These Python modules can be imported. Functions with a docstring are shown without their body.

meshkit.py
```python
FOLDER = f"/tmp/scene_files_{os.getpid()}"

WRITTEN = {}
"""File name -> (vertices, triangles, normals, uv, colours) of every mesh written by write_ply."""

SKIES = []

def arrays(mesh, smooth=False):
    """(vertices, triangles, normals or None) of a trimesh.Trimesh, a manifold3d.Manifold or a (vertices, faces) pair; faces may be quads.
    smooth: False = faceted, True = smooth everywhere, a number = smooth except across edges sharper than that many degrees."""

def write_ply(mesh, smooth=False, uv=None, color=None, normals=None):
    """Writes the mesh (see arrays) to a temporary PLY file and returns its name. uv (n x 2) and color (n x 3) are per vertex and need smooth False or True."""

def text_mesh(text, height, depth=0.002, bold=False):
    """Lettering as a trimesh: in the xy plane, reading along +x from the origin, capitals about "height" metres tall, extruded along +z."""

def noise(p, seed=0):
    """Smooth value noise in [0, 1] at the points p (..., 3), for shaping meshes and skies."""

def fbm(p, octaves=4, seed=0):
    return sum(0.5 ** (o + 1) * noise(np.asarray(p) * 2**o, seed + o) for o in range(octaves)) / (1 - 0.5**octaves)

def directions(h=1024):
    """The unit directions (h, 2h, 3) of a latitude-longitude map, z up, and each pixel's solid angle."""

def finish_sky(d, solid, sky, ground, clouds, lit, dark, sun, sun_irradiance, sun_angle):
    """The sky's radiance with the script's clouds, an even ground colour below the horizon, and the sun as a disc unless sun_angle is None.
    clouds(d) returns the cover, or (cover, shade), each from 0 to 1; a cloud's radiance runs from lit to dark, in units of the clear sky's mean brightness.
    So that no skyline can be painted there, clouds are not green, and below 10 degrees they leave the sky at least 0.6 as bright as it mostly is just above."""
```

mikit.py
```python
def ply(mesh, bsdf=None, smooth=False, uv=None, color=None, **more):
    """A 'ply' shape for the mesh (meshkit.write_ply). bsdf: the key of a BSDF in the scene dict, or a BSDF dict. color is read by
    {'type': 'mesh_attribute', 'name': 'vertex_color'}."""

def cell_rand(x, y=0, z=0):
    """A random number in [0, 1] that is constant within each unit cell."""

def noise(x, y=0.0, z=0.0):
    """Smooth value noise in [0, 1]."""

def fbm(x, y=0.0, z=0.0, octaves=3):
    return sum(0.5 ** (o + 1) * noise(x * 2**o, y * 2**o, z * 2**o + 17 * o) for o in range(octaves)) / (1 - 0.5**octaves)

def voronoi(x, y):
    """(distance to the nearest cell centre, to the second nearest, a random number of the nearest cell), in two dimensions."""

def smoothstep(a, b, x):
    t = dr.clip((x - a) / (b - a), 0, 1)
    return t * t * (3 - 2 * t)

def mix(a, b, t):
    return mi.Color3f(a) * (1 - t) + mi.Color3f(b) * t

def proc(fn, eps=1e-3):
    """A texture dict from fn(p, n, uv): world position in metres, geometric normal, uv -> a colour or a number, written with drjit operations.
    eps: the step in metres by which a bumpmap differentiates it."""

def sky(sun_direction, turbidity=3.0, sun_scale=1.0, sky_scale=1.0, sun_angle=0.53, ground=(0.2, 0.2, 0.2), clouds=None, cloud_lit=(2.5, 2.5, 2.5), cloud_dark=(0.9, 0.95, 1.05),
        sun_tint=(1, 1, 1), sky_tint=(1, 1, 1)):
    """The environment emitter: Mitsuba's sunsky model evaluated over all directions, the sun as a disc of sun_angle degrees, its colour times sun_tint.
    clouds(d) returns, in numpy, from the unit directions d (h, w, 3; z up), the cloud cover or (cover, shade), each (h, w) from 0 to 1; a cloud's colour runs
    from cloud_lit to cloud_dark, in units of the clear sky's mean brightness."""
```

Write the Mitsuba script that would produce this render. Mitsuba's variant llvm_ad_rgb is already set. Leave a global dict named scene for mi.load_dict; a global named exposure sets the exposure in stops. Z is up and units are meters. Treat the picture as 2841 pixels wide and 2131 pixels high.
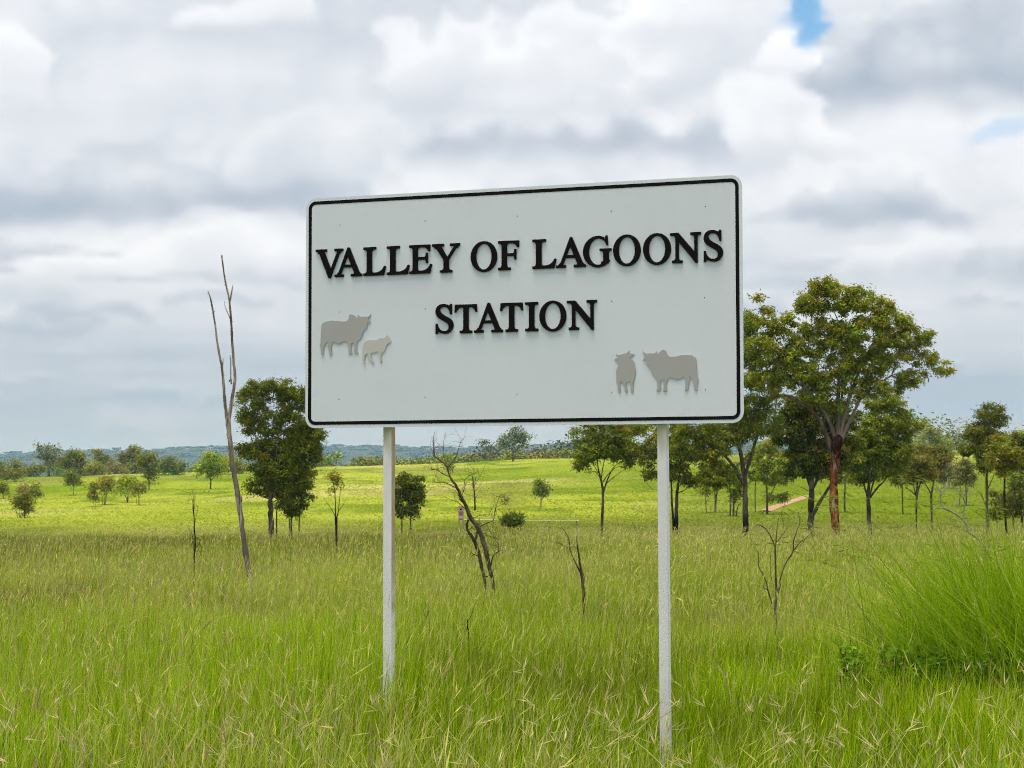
import math
import numpy as np
import trimesh
import mitsuba as mi
import drjit as dr
import mikit
import meshkit
from mikit import proc, noise, fbm, smoothstep, mix
from shapely.geometry import Polygon, box, Point
from shapely.ops import unary_union
from shapely import affinity

scene, labels = {}, {}
T = mi.ScalarTransform4f

# ------------------------------------------------------------------ camera, sky, exposure
FPX, CX, CY = 1420.5 / math.tan(math.radians(15.0)), 1420.5, 1065.5      # measured on the photograph's 2841 x 2131 pixels
EYE = np.array([0.0, 0.0, 1.5])
_p, _r = math.radians(3.02), math.radians(0.13)
FWD = np.array([0, math.cos(_p), math.sin(_p)])
_R0 = np.array([1.0, 0, 0]); _U0 = np.cross(_R0, FWD)
UP = _U0 * math.cos(_r) + _R0 * math.sin(_r)
RIGHT = _R0 * math.cos(_r) - _U0 * math.sin(_r)
exposure = 2.17

scene['camera'] = {'type': 'perspective', 'fov': 30.0, 'fov_axis': 'x', 'near_clip': 0.05, 'far_clip': 30000.0,
                   'to_world': T().look_at(origin=EYE.tolist(), target=(EYE + FWD).tolist(), up=UP.tolist()),
                   'medium': {'type': 'ref', 'id': 'air'}}

SUN = np.array([-0.10, -0.10, 0.98])
SUN /= np.linalg.norm(SUN)


def clouds(d):
    az = np.degrees(np.arctan2(d[..., 0], d[..., 1]))
    el = np.degrees(np.arcsin(np.clip(d[..., 2], -1, 1)))
    k = math.degrees(1 / FPX)
    X, Y = CX + az / k, 1345 - el / k                    # the units in which the photograph's cloud banks were measured
    q = np.stack([d[..., 0] / (d[..., 2] + 0.10), d[..., 1] / (d[..., 2] + 0.10), 0 * az], -1)
    a = np.stack([az, el * 1.35, 0 * az], -1)
    puff = sum(0.56 ** o * np.abs(2 * meshkit.noise(a * (0.42 * 2.0 ** o) + 9.1 * o, 40 + o) - 1) for o in range(5)) / 2.1      # rounded billows with creases between them
    w1, w2 = meshkit.fbm(a / 3.2, 4, 3) - 0.5, meshkit.fbm(a / 3.2 + 31.7, 4, 8) - 0.5
    w3 = meshkit.fbm(a / 1.1 + 7.7, 4, 18) - 0.5
    Xw, Yw = X + 420 * w1 + 110 * w3, Y + 230 * w2 + 50 * w3
    B = 0.74 + 0.42 * (meshkit.fbm(q * 1.1 + 5.0, 5, 21) - 0.5) + 0.30 * (puff - 0.36)

    def over(B, xc, hw, top, base, bright, dark, soft=1.0, win=None):
        """A cloud bank: billowing bright top, darker towards its flatter base."""
        w = win if win is not None else (slice(None), slice(None))
        u = (Xw[w] - xc) / hw
        edge = 1 - np.clip(u * u, 0, 4)
        t_ = base - (base - top) * np.sqrt(np.clip(edge, 0, 1)) + (base - top) * 0.9 * (puff[w] - 0.36)
        tb = base + 26 * w1[w] + 14 * (puff[w] - .36)
        t = np.clip((Yw[w] - t_) / np.maximum(tb - t_, 25), 0, 1)
        al = np.clip((Yw[w] - t_) / (52 * soft), 0, 1) * np.clip((tb + 20 - Yw[w]) / (54 * soft), 0, 1) * np.clip(edge * 2.4, 0, 1)
        al = al * al * (3 - 2 * al) * 0.94
        val = bright + (dark - bright) * t ** 1.1 + 0.22 * (puff[w] - 0.36) * (1 - 0.5 * t)
        B[w] = B[w] * (1 - al) + al * val
        return B
    # small clouds in the distance, thinning to streaks at the horizon, all the way round
    low = np.clip((9.0 - el) / 7.0, 0, 1)
    B = B * (1 - 0.85 * low) + 0.85 * low * (0.57 - 0.40 * low + 0.46 * (meshkit.fbm(np.stack([az / 7.0, el / 0.5, 0 * az], -1), 4, 13) - 0.5))
    rnd = np.random.default_rng(17)
    azr, elr = az[0], el[:, 0]
    for e0 in np.sort(rnd.uniform(0.5, 8.2, 620)):
        a0 = rnd.uniform(-180, 180); hw = rnd.uniform(0.7, 2.6) * (0.45 + 0.11 * e0); hh = rnd.uniform(0.3, 0.75) * (0.40 + 0.18 * e0)
        rows, cols = np.flatnonzero(np.abs(elr - e0) < hh + 3), np.flatnonzero(np.abs(azr - a0) < hw + 3)
        if len(rows) and len(cols):
            wn = (slice(rows[0], rows[-1] + 1), slice(cols.min(), cols.max() + 1)) if cols.max() - cols.min() < len(azr) // 2 else None
            if wn:
                o = 0.03 * e0
                over(B, CX + a0 / k, hw / k, 1345 - (e0 + hh) / k, 1345 - e0 / k, 0.54 + 1.4 * o + rnd.uniform(-.06, .10), 0.22 + o * .9 + rnd.uniform(-.05, .05), 0.30 + 0.06 * e0, wn)
    for bk in ((360, 900, 330, 640, .84, .16, 2.0), (500, 420, 640, 800, .98, .66), (60, 240, 770, 880, .80, .46), (50, 150, 50, 290, .97, .72), (700, 230, -10, 110, .98, .74), (860, 360, 300, 560, .86, .50, 1.4),
               (2760, 520, -120, 350, .74, .22, 2.2), (1380, 420, 50, 340, 1.0, .52, 1.4), (1660, 560, 270, 475, .74, .18, 2.0), (1620, 260, 10, 230, .96, .66), (2020, 330, -140, 300, 1.06, .56, 1.3), (2290, 110, 90, 250, 1.06, .80, .8),
               (2200, 240, 230, 480, .98, .56, 1.3), (2400, 280, 415, 625, 1.06, .20, 1.3), (2480, 230, 620, 770, .98, .50), (2800, 270, 620, 800, .96, .26, 1.3), (2120, 170, 640, 745, .74, .40)):
        B = over(B, *bk)

    def blob(x, y, rx, ry, h):
        e = ((Xw - x) / rx) ** 2 + ((Yw - y) / ry) ** 2
        return h / (1 + np.exp(np.clip(6.5 * (np.sqrt(e) - 1.0 + 0.9 * (puff - 0.36)), -30, 30)))
    B = np.clip(B, 0, 1)
    hole = sum(blob(*b) for b in ((2225, -20, 110, 60, 1.1), (2295, 50, 80, 66, 1.1), (2352, 150, 38, 50, 1.0), (2752, 385, 50, 36, .45)))
    far = np.clip((el - 22) / 15, 0, 1)
    cover = 1 - np.clip(hole, 0, 1) - 0.35 * far * np.clip(4 * (meshkit.fbm(q * 0.9 + 40, 4, 2) - 0.55), 0, 1)
    return np.clip(cover, 0, 1), 1 - B


scene['sky'] = mikit.sky(SUN.tolist(), turbidity=3.0, sun_scale=0.75, sky_scale=1.0, sun_angle=26.0, ground=(0.12, 0.15, 0.05), clouds=clouds,
                         cloud_lit=(2.36, 2.39, 2.48), cloud_dark=(0.33, 0.54, 0.86), sky_tint=(0.8, 1.0, 1.15), sun_tint=(1.0, 0.98, 0.94))

# ------------------------------------------------------------------ air
scene['air'] = {'type': 'homogeneous', 'albedo': {'type': 'rgb', 'value': [0.90, 0.95, 0.97]}, 'sigma_t': {'type': 'rgb', 'value': [0.62e-4, 1.05e-4, 1.55e-4]}}
scene['haze'] = {'type': 'cube', 'to_world': T().translate([0, 2600, 40]).scale([6200, 4200, 110]), 'bsdf': {'type': 'null'}, 'interior': {'type': 'ref', 'id': 'air'}}
labels['haze'] = {'kind': 'stuff', 'label': 'thin blue haze over the far wooded hills', 'category': 'haze'}

# ------------------------------------------------------------------ helpers


def ray(x, y):
    d = FWD + RIGHT * ((x - CX) / FPX) - UP * ((y - CY) / FPX)
    return d / d[1]


def pt(x, y, depth):
    return EYE + ray(x, y) * depth


def numbered(name):
    if name not in used:
        used[name] = 0
        return name
    used[name] += 1
    return '%s_%03d' % (name, used[name])


used = {}


def thing(name, label, cat, group=None, kind=None):
    key = numbered(name)
    labels[key] = {'label': label, 'category': cat}
    if group:
        labels[key]['group'] = group
    if kind:
        labels[key]['kind'] = kind
    return key


def part(key, name, mesh, bsdf, smooth=False, color=None, label=None, kind=None):
    k = numbered(key + '__' + name) if name else key
    scene[k] = mikit.ply(mesh, bsdf, smooth=smooth, color=color)
    if label or kind:
        labels[k] = {}
        if label:
            labels[k]['label'] = label
        if kind:
            labels[k]['kind'] = kind
    return k


def rgb(r, g, b):
    return {'type': 'rgb', 'value': [r, g, b]}


VC = {'type': 'mesh_attribute', 'name': 'vertex_color'}


def tube(points, radii, sides=6):
    p = np.asarray(points, float)
    r = np.broadcast_to(np.asarray(radii, float), (len(p),))
    t = np.gradient(p, axis=0)
    t /= np.linalg.norm(t, axis=1, keepdims=True) + 1e-12
    ref = np.array([0.3, 1.0, 0.1]) if abs(t[0] @ np.array([0, 1.0, 0])) < 0.9 else np.array([1.0, 0, 0])
    a = np.cross(t, ref); a /= np.linalg.norm(a, axis=1, keepdims=True) + 1e-12
    b = np.cross(t, a)
    ang = np.arange(sides) * 2 * np.pi / sides
    v = p[:, None] + r[:, None, None] * (np.cos(ang)[None, :, None] * a[:, None] + np.sin(ang)[None, :, None] * b[:, None])
    n = len(p)
    i, j = np.meshgrid(np.arange(n - 1), np.arange(sides), indexing='ij')
    q = np.stack([i * sides + j, i * sides + (j + 1) % sides, (i + 1) * sides + (j + 1) % sides, (i + 1) * sides + j], -1).reshape(-1, 4)
    V = np.vstack([v.reshape(-1, 3), p[-1] + t[-1] * r[-1]])
    k = np.arange(sides)
    cap = np.stack([(n - 1) * sides + k, (n - 1) * sides + (k + 1) % sides, np.full(sides, n * sides)], 1)
    return V, np.vstack([q[:, [0, 1, 2]], q[:, [0, 2, 3]], cap])


def merge(ms):
    vs, fs, n = [], [], 0
    for v, f in ms:
        vs.append(v); fs.append(np.asarray(f) + n); n += len(v)
    return np.vstack(vs), np.vstack(fs)


def resample(points, radii, step_rel=0.12, wob=0.0, rng=None):
    """Catmull-Rom through the points, with a little wobble."""
    p = np.asarray(points, float); r = np.asarray(radii, float)
    if len(p) == 2:
        p = np.vstack([p[0], p.mean(0), p[1]]); r = np.array([r[0], r.mean(), r[1]])
    m = 4
    pe = np.vstack([2 * p[0] - p[1], p, 2 * p[-1] - p[-2]])
    out, ro = [], []
    for i in range(len(p) - 1):
        for s in np.arange(m) / m:
            a, b, c, d = pe[i:i + 4]
            out.append(0.5 * (2 * b + (c - a) * s + (2 * a - 5 * b + 4 * c - d) * s * s + (3 * b - a - 3 * c + d) * s ** 3))
            ro.append(r[i] * (1 - s) + r[i + 1] * s)
    out.append(p[-1]); ro.append(r[-1])
    out, ro = np.array(out), np.array(ro)
    if wob and rng is not None:
        out[1:-1] += rng.normal(0, 1, (len(out) - 2, 3)) * ro[1:-1, None] * wob
        ro = ro * (1 + rng.normal(0, 0.06, len(ro)))
    return out, ro


# ------------------------------------------------------------------ terrain
CREST_Y = 330.0
_cx = np.array([-1200, 0, 300, 700, 900, 1250, 1500, 2000, 2660, 3600], float)
_cy = np.array([1330, 1328, 1316, 1308, 1298, 1290, 1276, 1262, 1254, 1250], float)


def N2(x, y, s, seed):
    return meshkit.fbm(np.stack([x / s, y / s, 0 * x], -1), 4, seed) - 0.5


def height(x, y):
    x, y = np.asarray(x, float), np.asarray(y, float)
    px = CX + FPX * x / np.maximum(np.abs(y), 60.0)
    near = np.where(y > 10, -0.012 * (np.minimum(y, 80) - 10), 0.0)
    z = near + 0.10 * N2(x, y, 6.0, 1) + 0.25 * N2(x, y, 22.0, 2) * np.clip((np.abs(y) - 12) / 30, 0, 1)
    z -= 0.55 * np.exp(-((y - 90) / 7.0) ** 2)
    ca = np.interp(px, _cx, _cy)
    zc = 1.5 + (1345 - ca) / FPX * CREST_Y
    t = np.clip((y - 92) / (CREST_Y - 92), 0, 1)
    z = z + (zc + 0.84) * t ** 1.12 + (0.9 * N2(x, y, 34.0, 4) + .5 * N2(x, y, 11.0, 14)) * np.clip((y - 95) / 60, 0, 1)
    back = np.clip(y - CREST_Y - 25, 0, 600)
    z -= back * 0.030
    ridge = np.interp(px, [-1500, 0, 350, 800, 1200, 1500, 2000, 2600, 4000], [68, 66, 74, 80, 74, 80, 84, 98, 110])
    rr = np.clip((y - 1900) / 2500, 0, 1)
    rr = rr * rr * (3 - 2 * rr)
    z = z + rr * (ridge + 18 + 16 * N2(x, y, 1100.0, 7) + 6 * N2(x, y, 260.0, 9))
    side = np.clip((np.abs(x) - 0.5 * np.maximum(y, 40) - 30) / 300, 0, 1)      # beyond the field of view the country evens out
    return z * (1 - 0.6 * side)


def hit(x, y, grass=0.0):
    """Where the sight line through a measured pixel meets the ground (or the grass tops)."""
    d = ray(x, y)
    t = np.concatenate([np.linspace(5, 100, 1500), np.linspace(100.2, 420, 2600), np.linspace(421, 6000, 3000)])
    P = EYE + t[:, None] * d
    gap = P[:, 2] - height(P[:, 0], P[:, 1]) - grass
    i = np.argmax(gap < 0)
    if gap[i] >= 0:
        i = np.argmin(gap)
    q = P[i].copy()
    q[2] = height(q[0], q[1])
    return q


def ground_at(x, depth):
    q = EYE + ray(x, 1345) * depth
    return np.array([q[0], q[1], float(height(q[0], q[1]))])


az = np.radians(np.concatenate([np.arange(-180, -24, 6.0), np.arange(-24, 24.01, 0.30), np.arange(30, 181, 6.0)]))
rr = np.concatenate([[0.0], np.geomspace(1.0, 60, 70), np.linspace(61, 130, 70), np.geomspace(131.5, 420, 120), np.geomspace(425, 6000, 110)])
A_, R_ = np.meshgrid(az, rr, indexing='ij')
gx, gy = R_ * np.sin(A_), R_ * np.cos(A_)
keep = gy < -1400
gx, gy = np.clip(gx, -6000, 6000), np.clip(gy, -1400, 6000)
gv = np.stack([gx, gy, height(gx, gy)], -1).reshape(-1, 3)
na, nr = A_.shape
i, j = np.meshgrid(np.arange(na - 1), np.arange(nr - 1), indexing='ij')
q = np.stack([i * nr + j, (i + 1) * nr + j, (i + 1) * nr + j + 1, i * nr + j + 1], -1).reshape(-1, 4)
gf = np.vstack([q[:, [0, 2, 1]], q[:, [0, 3, 2]]])
e1, e2 = gv[gf[:, 1]] - gv[gf[:, 0]], gv[gf[:, 2]] - gv[gf[:, 0]]
gf = gf[np.linalg.norm(np.cross(e1, e2), axis=1) > 1e-9]


def ground_color(p, n, uv):
    near = mix((0.050, 0.060, 0.012), (0.105, 0.115, 0.028), smoothstep(0.35, 0.65, fbm(p.x * 0.6, p.y * 0.6, 0, 4)))
    pad = mix((0.130, 0.200, 0.010), (0.255, 0.310, 0.036), smoothstep(0.30, 0.72, fbm(p.x * 0.05, p.y * 0.022, 3.0, 5)))  # paler yellow-green paints in the sunlight on the far paddock
    pad = mix(pad, (0.085, 0.150, 0.008), 0.85 * smoothstep(0.56, 0.75, fbm(p.x * 0.16, p.y * 0.07, 9.0, 4)))
    pad = mix(pad, (0.155, 0.165, 0.040), 0.7 * smoothstep(0.52, 0.66, fbm(p.x * 0.09, p.y * 0.035, 41.0, 4)))
    pad = mix(pad, (0.36, 0.35, 0.13), 0.6 * smoothstep(0.60, 0.75, fbm(p.x * 0.06, p.y * 0.03, 23.0, 4)))
    pad = mix(pad, mix((0.085, 0.140, 0.006), (0.135, 0.190, 0.014), fbm(p.x * 0.12, p.y * 0.06, 2.0, 4)), 0.8 * smoothstep(2.0, 16.0, p.x + 8 * (fbm(p.x * 0.06, p.y * 0.06, 8.0, 3) - 0.5)) * (1 - smoothstep(190.0, 300.0, p.y)))  # shade behind the right-hand trees painted in as darker green
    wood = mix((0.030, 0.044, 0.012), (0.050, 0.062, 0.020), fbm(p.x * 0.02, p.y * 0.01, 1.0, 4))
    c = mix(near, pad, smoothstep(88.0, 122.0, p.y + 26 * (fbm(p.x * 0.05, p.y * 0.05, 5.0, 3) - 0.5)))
    return mix(c, wood, smoothstep(430.0, 520.0, p.y))


scene['ground_material'] = {'type': 'twosided', 'bsdf': {'type': 'diffuse', 'reflectance': proc(ground_color)}}
part('ground', '', (gv, gf), 'ground_material', smooth=True)
labels['ground'] = {'kind': 'structure', 'label': 'grassy ground running from the roadside meadow up to the far wooded hills', 'category': 'ground'}

# ------------------------------------------------------------------ the station sign
SC = np.array([0.0186, 9.5498, 2.3954]); SYAW, SROLL, SW, SH = -0.337585, -0.000638, 2.3191, 1.2
_sx = np.array([math.cos(SYAW), math.sin(SYAW), 0]); _sz = np.array([0, 0, 1.0])
SX = _sx * math.cos(SROLL) + _sz * math.sin(SROLL)
SZ = _sz * math.cos(SROLL) - _sx * math.sin(SROLL)
SN = np.cross(SX, SZ)


def uv_of(x, y):
    d = ray(x, y)
    t = ((SC - EYE) @ SN) / (d @ SN)
    P = EYE + t * d - SC
    return np.array([P @ SX, P @ SZ])


def on_sign(mesh):
    v = np.asarray(mesh.vertices)
    return trimesh.Trimesh(SC + v[:, :1] * SX + v[:, 1:2] * SZ + v[:, 2:3] * SN, mesh.faces, process=False)


def extrude(poly, z0, z1):
    ps = [poly] if poly.geom_type == 'Polygon' else list(poly.geoms)
    m = trimesh.util.concatenate([trimesh.creation.extrude_polygon(p, z1 - z0, engine='earcut') for p in ps if p.area > 1e-8])
    m.apply_translation([0, 0, z0])
    return on_sign(m)


def sign_white(p, n, uv):
    grime = smoothstep(0.42, 0.75, fbm(p.x * 3.0, p.z * 3.5, p.y * 3.0, 4)) * 0.10 + 0.05 * fbm(p.x * 26.0, p.z * 3.0, p.y * 26.0, 3)
    return mix((0.680, 0.765, 0.840), (0.55, 0.60, 0.64), grime)


def post_white(p, n, uv):
    c = mix((0.74, 0.76, 0.80), (0.66, 0.68, 0.71), smoothstep(0.35, 0.75, fbm(p.x * 6.0, p.z * 1.6, p.y * 6.0, 4)))
    c = mix(c, (0.50, 0.47, 0.40), 0.5 * smoothstep(0.75, 0.30, p.z + 0.3 * noise(p.x * 20.0, p.z * 6.0, p.y * 20.0)))
    alg = smoothstep(1.62, 1.80, p.z + 0.10 * (noise(p.x * 40.0, p.z * 12.0, p.y * 40.0) - 0.5))
    return mix(c, (0.20, 0.23, 0.07), alg * 0.85)


def post_rusty(p, n, uv):
    c = post_white(p, n, uv)
    r = smoothstep(0.25, 0.7, n.x * 0.9 + 0.30 * (fbm(p.x * 30.0, p.z * 7.0, p.y * 30.0, 3) - 0.4)) * smoothstep(0.95, 1.35, p.z + 0.5 * fbm(p.x * 9, p.z * 9, 0.0, 3))
    return mix(c, mix((0.42, 0.33, 0.12), (0.36, 0.20, 0.06), noise(p.z * 30.0, p.x * 50.0, 0.0)), r * 0.85)


scene['sign_face'] = {'type': 'principled', 'base_color': proc(sign_white), 'roughness': 0.5, 'specular': 0.35}
scene['sign_black'] = {'type': 'principled', 'base_color': rgb(0.006, 0.0055, 0.006), 'roughness': 0.6, 'specular': 0.08}
scene['letter_black'] = {'type': 'principled', 'base_color': rgb(0.006, 0.005, 0.0045), 'roughness': 0.6, 'specular': 0.08}
scene['plate_grey'] = {'type': 'principled', 'base_color': rgb(0.380, 0.392, 0.388), 'roughness': 0.5}
scene['plate_light'] = {'type': 'principled', 'base_color': rgb(0.52, 0.53, 0.51), 'roughness': 0.5}
scene['post_paint'] = {'type': 'principled', 'base_color': proc(post_white), 'roughness': 0.5}
scene['post_paint_rusty'] = {'type': 'principled', 'base_color': proc(post_rusty), 'roughness': 0.55}
scene['rivet_grey'] = {'type': 'principled', 'base_color': rgb(0.10, 0.10, 0.10), 'roughness': 0.4}

sign = thing('station_sign', 'large white roadside sign with raised black capitals and grey cattle plates on two posts', 'sign')


def rrect(w, h, r, inset=0.0):
    w, h, r = w - 2 * inset, h - 2 * inset, max(r - inset, 0.004)
    return box(-w / 2 + r, -h / 2 + r, w / 2 - r, h / 2 - r).buffer(r, quad_segs=14)


part(sign, 'panel', extrude(rrect(SW, SH, 0.056), -0.004, 0.0), 'sign_face')
part(sign, 'border', extrude(rrect(SW, SH, 0.056, 0.0165).difference(rrect(SW, SH, 0.056, 0.0335)), 0.0006, 0.0022), 'sign_black')

# capitals: each a shape of cap height 1
ST, TH = 0.085, 0.175


def P(*pts):
    return Polygon(pts)


def serif(x0, x1, y, stem0, stem1, up=True):
    """A slab of height ST with bracketed joins to a stem between stem0 and stem1."""
    s = 1 if up else -1
    b = 0.075
    a = box(x0, min(y, y + s * ST), x1, max(y, y + s * ST))
    t = P((stem0 - b, y + s * ST * 0.9), (stem0 - b * 0.35, y + s * (ST + b * 0.25)), (stem0, y + s * (ST + b)), (stem1, y + s * (ST + b)), (stem1 + b * 0.35, y + s * (ST + b * 0.25)), (stem1 + b, y + s * ST * 0.9))
    return unary_union([a, t])


def arm_up(x0, x1):
    return P((x0 - .02, 0), (x1 - .075, 0), (x1, .305), (x1 - .035, .325), (x1 - .06, .325), (x1 - .085, .265), (x1 - .125, .205), (x1 - .19, .15), (x1 - .27, .115), (x1 - .38, .10), (x0 - .02, .10))


def ell(cx, cy, rx, ry):
    return affinity.scale(Point(cx, cy).buffer(1, quad_segs=24), rx, ry)


def g_L():
    return unary_union([box(.12, 0, .295, 1), serif(0, .44, 1, .12, .295, False), serif(0, .42, 0, .12, .295), arm_up(.295, .785)]), .785


def g_E():
    return unary_union([box(.12, 0, .29, 1), box(0, 1 - ST, .72, 1), serif(0, .40, 1, .12, .29, False), P((.48, .92), (.56, .90), (.63, .84), (.665, .77), (.725, .77), (.735, 1), (.6, 1)),
                        box(.28, .485, .60, .575), P((.50, .53), (.555, .50), (.575, .45), (.585, .355), (.645, .355), (.645, .715), (.585, .715), (.572, .63), (.555, .59)), serif(0, .42, 0, .12, .29), arm_up(.29, .795)]), .795


def g_F():
    return unary_union([box(.12, 0, .29, 1), box(0, 1 - ST, .70, 1), serif(0, .40, 1, .12, .29, False), P((.46, .92), (.54, .90), (.61, .84), (.645, .77), (.70, .77), (.71, 1), (.6, 1)),
                        box(.28, .48, .57, .57), P((.47, .525), (.525, .49), (.545, .44), (.552, .35), (.612, .35), (.612, .705), (.552, .705), (.54, .62), (.525, .58)), serif(0, .42, 0, .12, .29)]), .71


def g_I():
    return unary_union([box(.13, 0, .30, 1), serif(0, .43, 1, .13, .30, False), serif(0, .43, 0, .13, .30)]), .43


def g_T():
    return unary_union([box(.31, 0, .485, 1), box(.02, 1 - ST * 1.15, .77, 1), P((.02, 1), (0, .73), (.055, .73), (.085, .80), (.14, .87), (.24, .91), (.24, 1)),
                        P((.77, 1), (.79, .73), (.735, .73), (.705, .80), (.65, .87), (.55, .91), (.55, 1)), serif(.185, .61, 0, .31, .485)]), .79


def g_A():
    return unary_union([P((.45, 1.02), (.47, 1.03), (.50, 1.03), (.52, 1.02), (.90, .04), (.72, .04), (.445, .74)), P((.45, 1.02), (.52, 1.02), (.49, .84), (.20, .04), (.10, .04)), box(.27, .325, .64, .42),
                        serif(0, .31, 0, .115, .185), serif(.575, .955, 0, .72, .87)]), .955


def g_V():
    return unary_union([P((.08, .96), (.27, .96), (.545, .26), (.52, -.02), (.50, -.03), (.465, -.03), (.445, -.02)), P((.88, .96), (.78, .96), (.49, .20), (.52, -.02)),
                        serif(0, .385, 1, .095, .255, False), serif(.655, .955, 1, .775, .865, False)]), .955


def g_Y():
    return unary_union([P((.07, .96), (.28, .96), (.54, .50), (.555, .38), (.40, .38), (.395, .44)), P((.90, .96), (.80, .96), (.50, .50), (.42, .38), (.57, .38), (.57, .44)), box(.395, 0, .57, .45),
                        serif(0, .405, 1, .095, .26, False), serif(.62, .955, 1, .79, .875, False), serif(.27, .69, 0, .395, .57)]), .955


def g_N():
    return unary_union([box(.175, 0, .285, .9), P((.02, 1), (.28, 1), (.81, .36), (.92, 0.02), (.905, -.02), (.86, -.02), (.28, .70), (.175, .86)), P((0, 1), (.28, 1), (.28, .8), (.175, .82), (.15, .88), (.10, .915), (0, 1 - ST)),
                        box(.81, .0, .915, 1), serif(.06, .41, 0, .175, .285), serif(.68, 1.03, 1, .81, .915, False)]), 1.03


def g_O():
    return ell(.46, .495, .46, .53).difference(ell(.46, .495, .275, .445)), .92


def g_G():
    ring = ell(.49, .495, .49, .53).difference(ell(.50, .495, .31, .445))
    ring = ring.difference(P((.60, .495), (.74, 1.2), (1.3, 1.2), (1.3, .20), (.74, .20), (.70, .495)))
    return unary_union([ring, P((.60, .955), (.72, .915), (.755, 1.035), (.805, 1.035), (.83, .70), (.775, .70), (.75, .78), (.70, .86), (.62, .915), (.56, .93)), box(.67, .085, .845, .56), box(.55, .52, .94, .52 + ST * .85),
                        P((.60, .53), (.67, .46), (.845, .46), (.905, .53)), P((.60, .01), (.845, .10), (.845, .2), (.6, .15))]), .94


S_TRACE = np.array([(695, 603), (697, 875), (655, 875), (640, 800), (610, 740), (570, 700), (520, 680), (470, 678), (430, 695), (395, 725), (385, 765), (395, 800), (430, 850), (500, 900), (600, 950), (680, 1010), (725, 1080), (738, 1150), (725, 1220), (690, 1290), (640, 1340), (580, 1370), (510, 1378), (440, 1368), (380, 1345), (345, 1335), (325, 1350), (322, 1385), (278, 1387), (280, 1115), (322, 1115), (335, 1180), (365, 1240), (410, 1285), (470, 1310), (540, 1310), (590, 1280), (618, 1230), (615, 1170), (590, 1120), (540, 1080), (460, 1035), (370, 980), (310, 920), (280, 850), (278, 780), (295, 720), (335, 660), (395, 620), (470, 607), (540, 610), (600, 635), (630, 645), (650, 630), (652, 603)], float)


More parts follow.
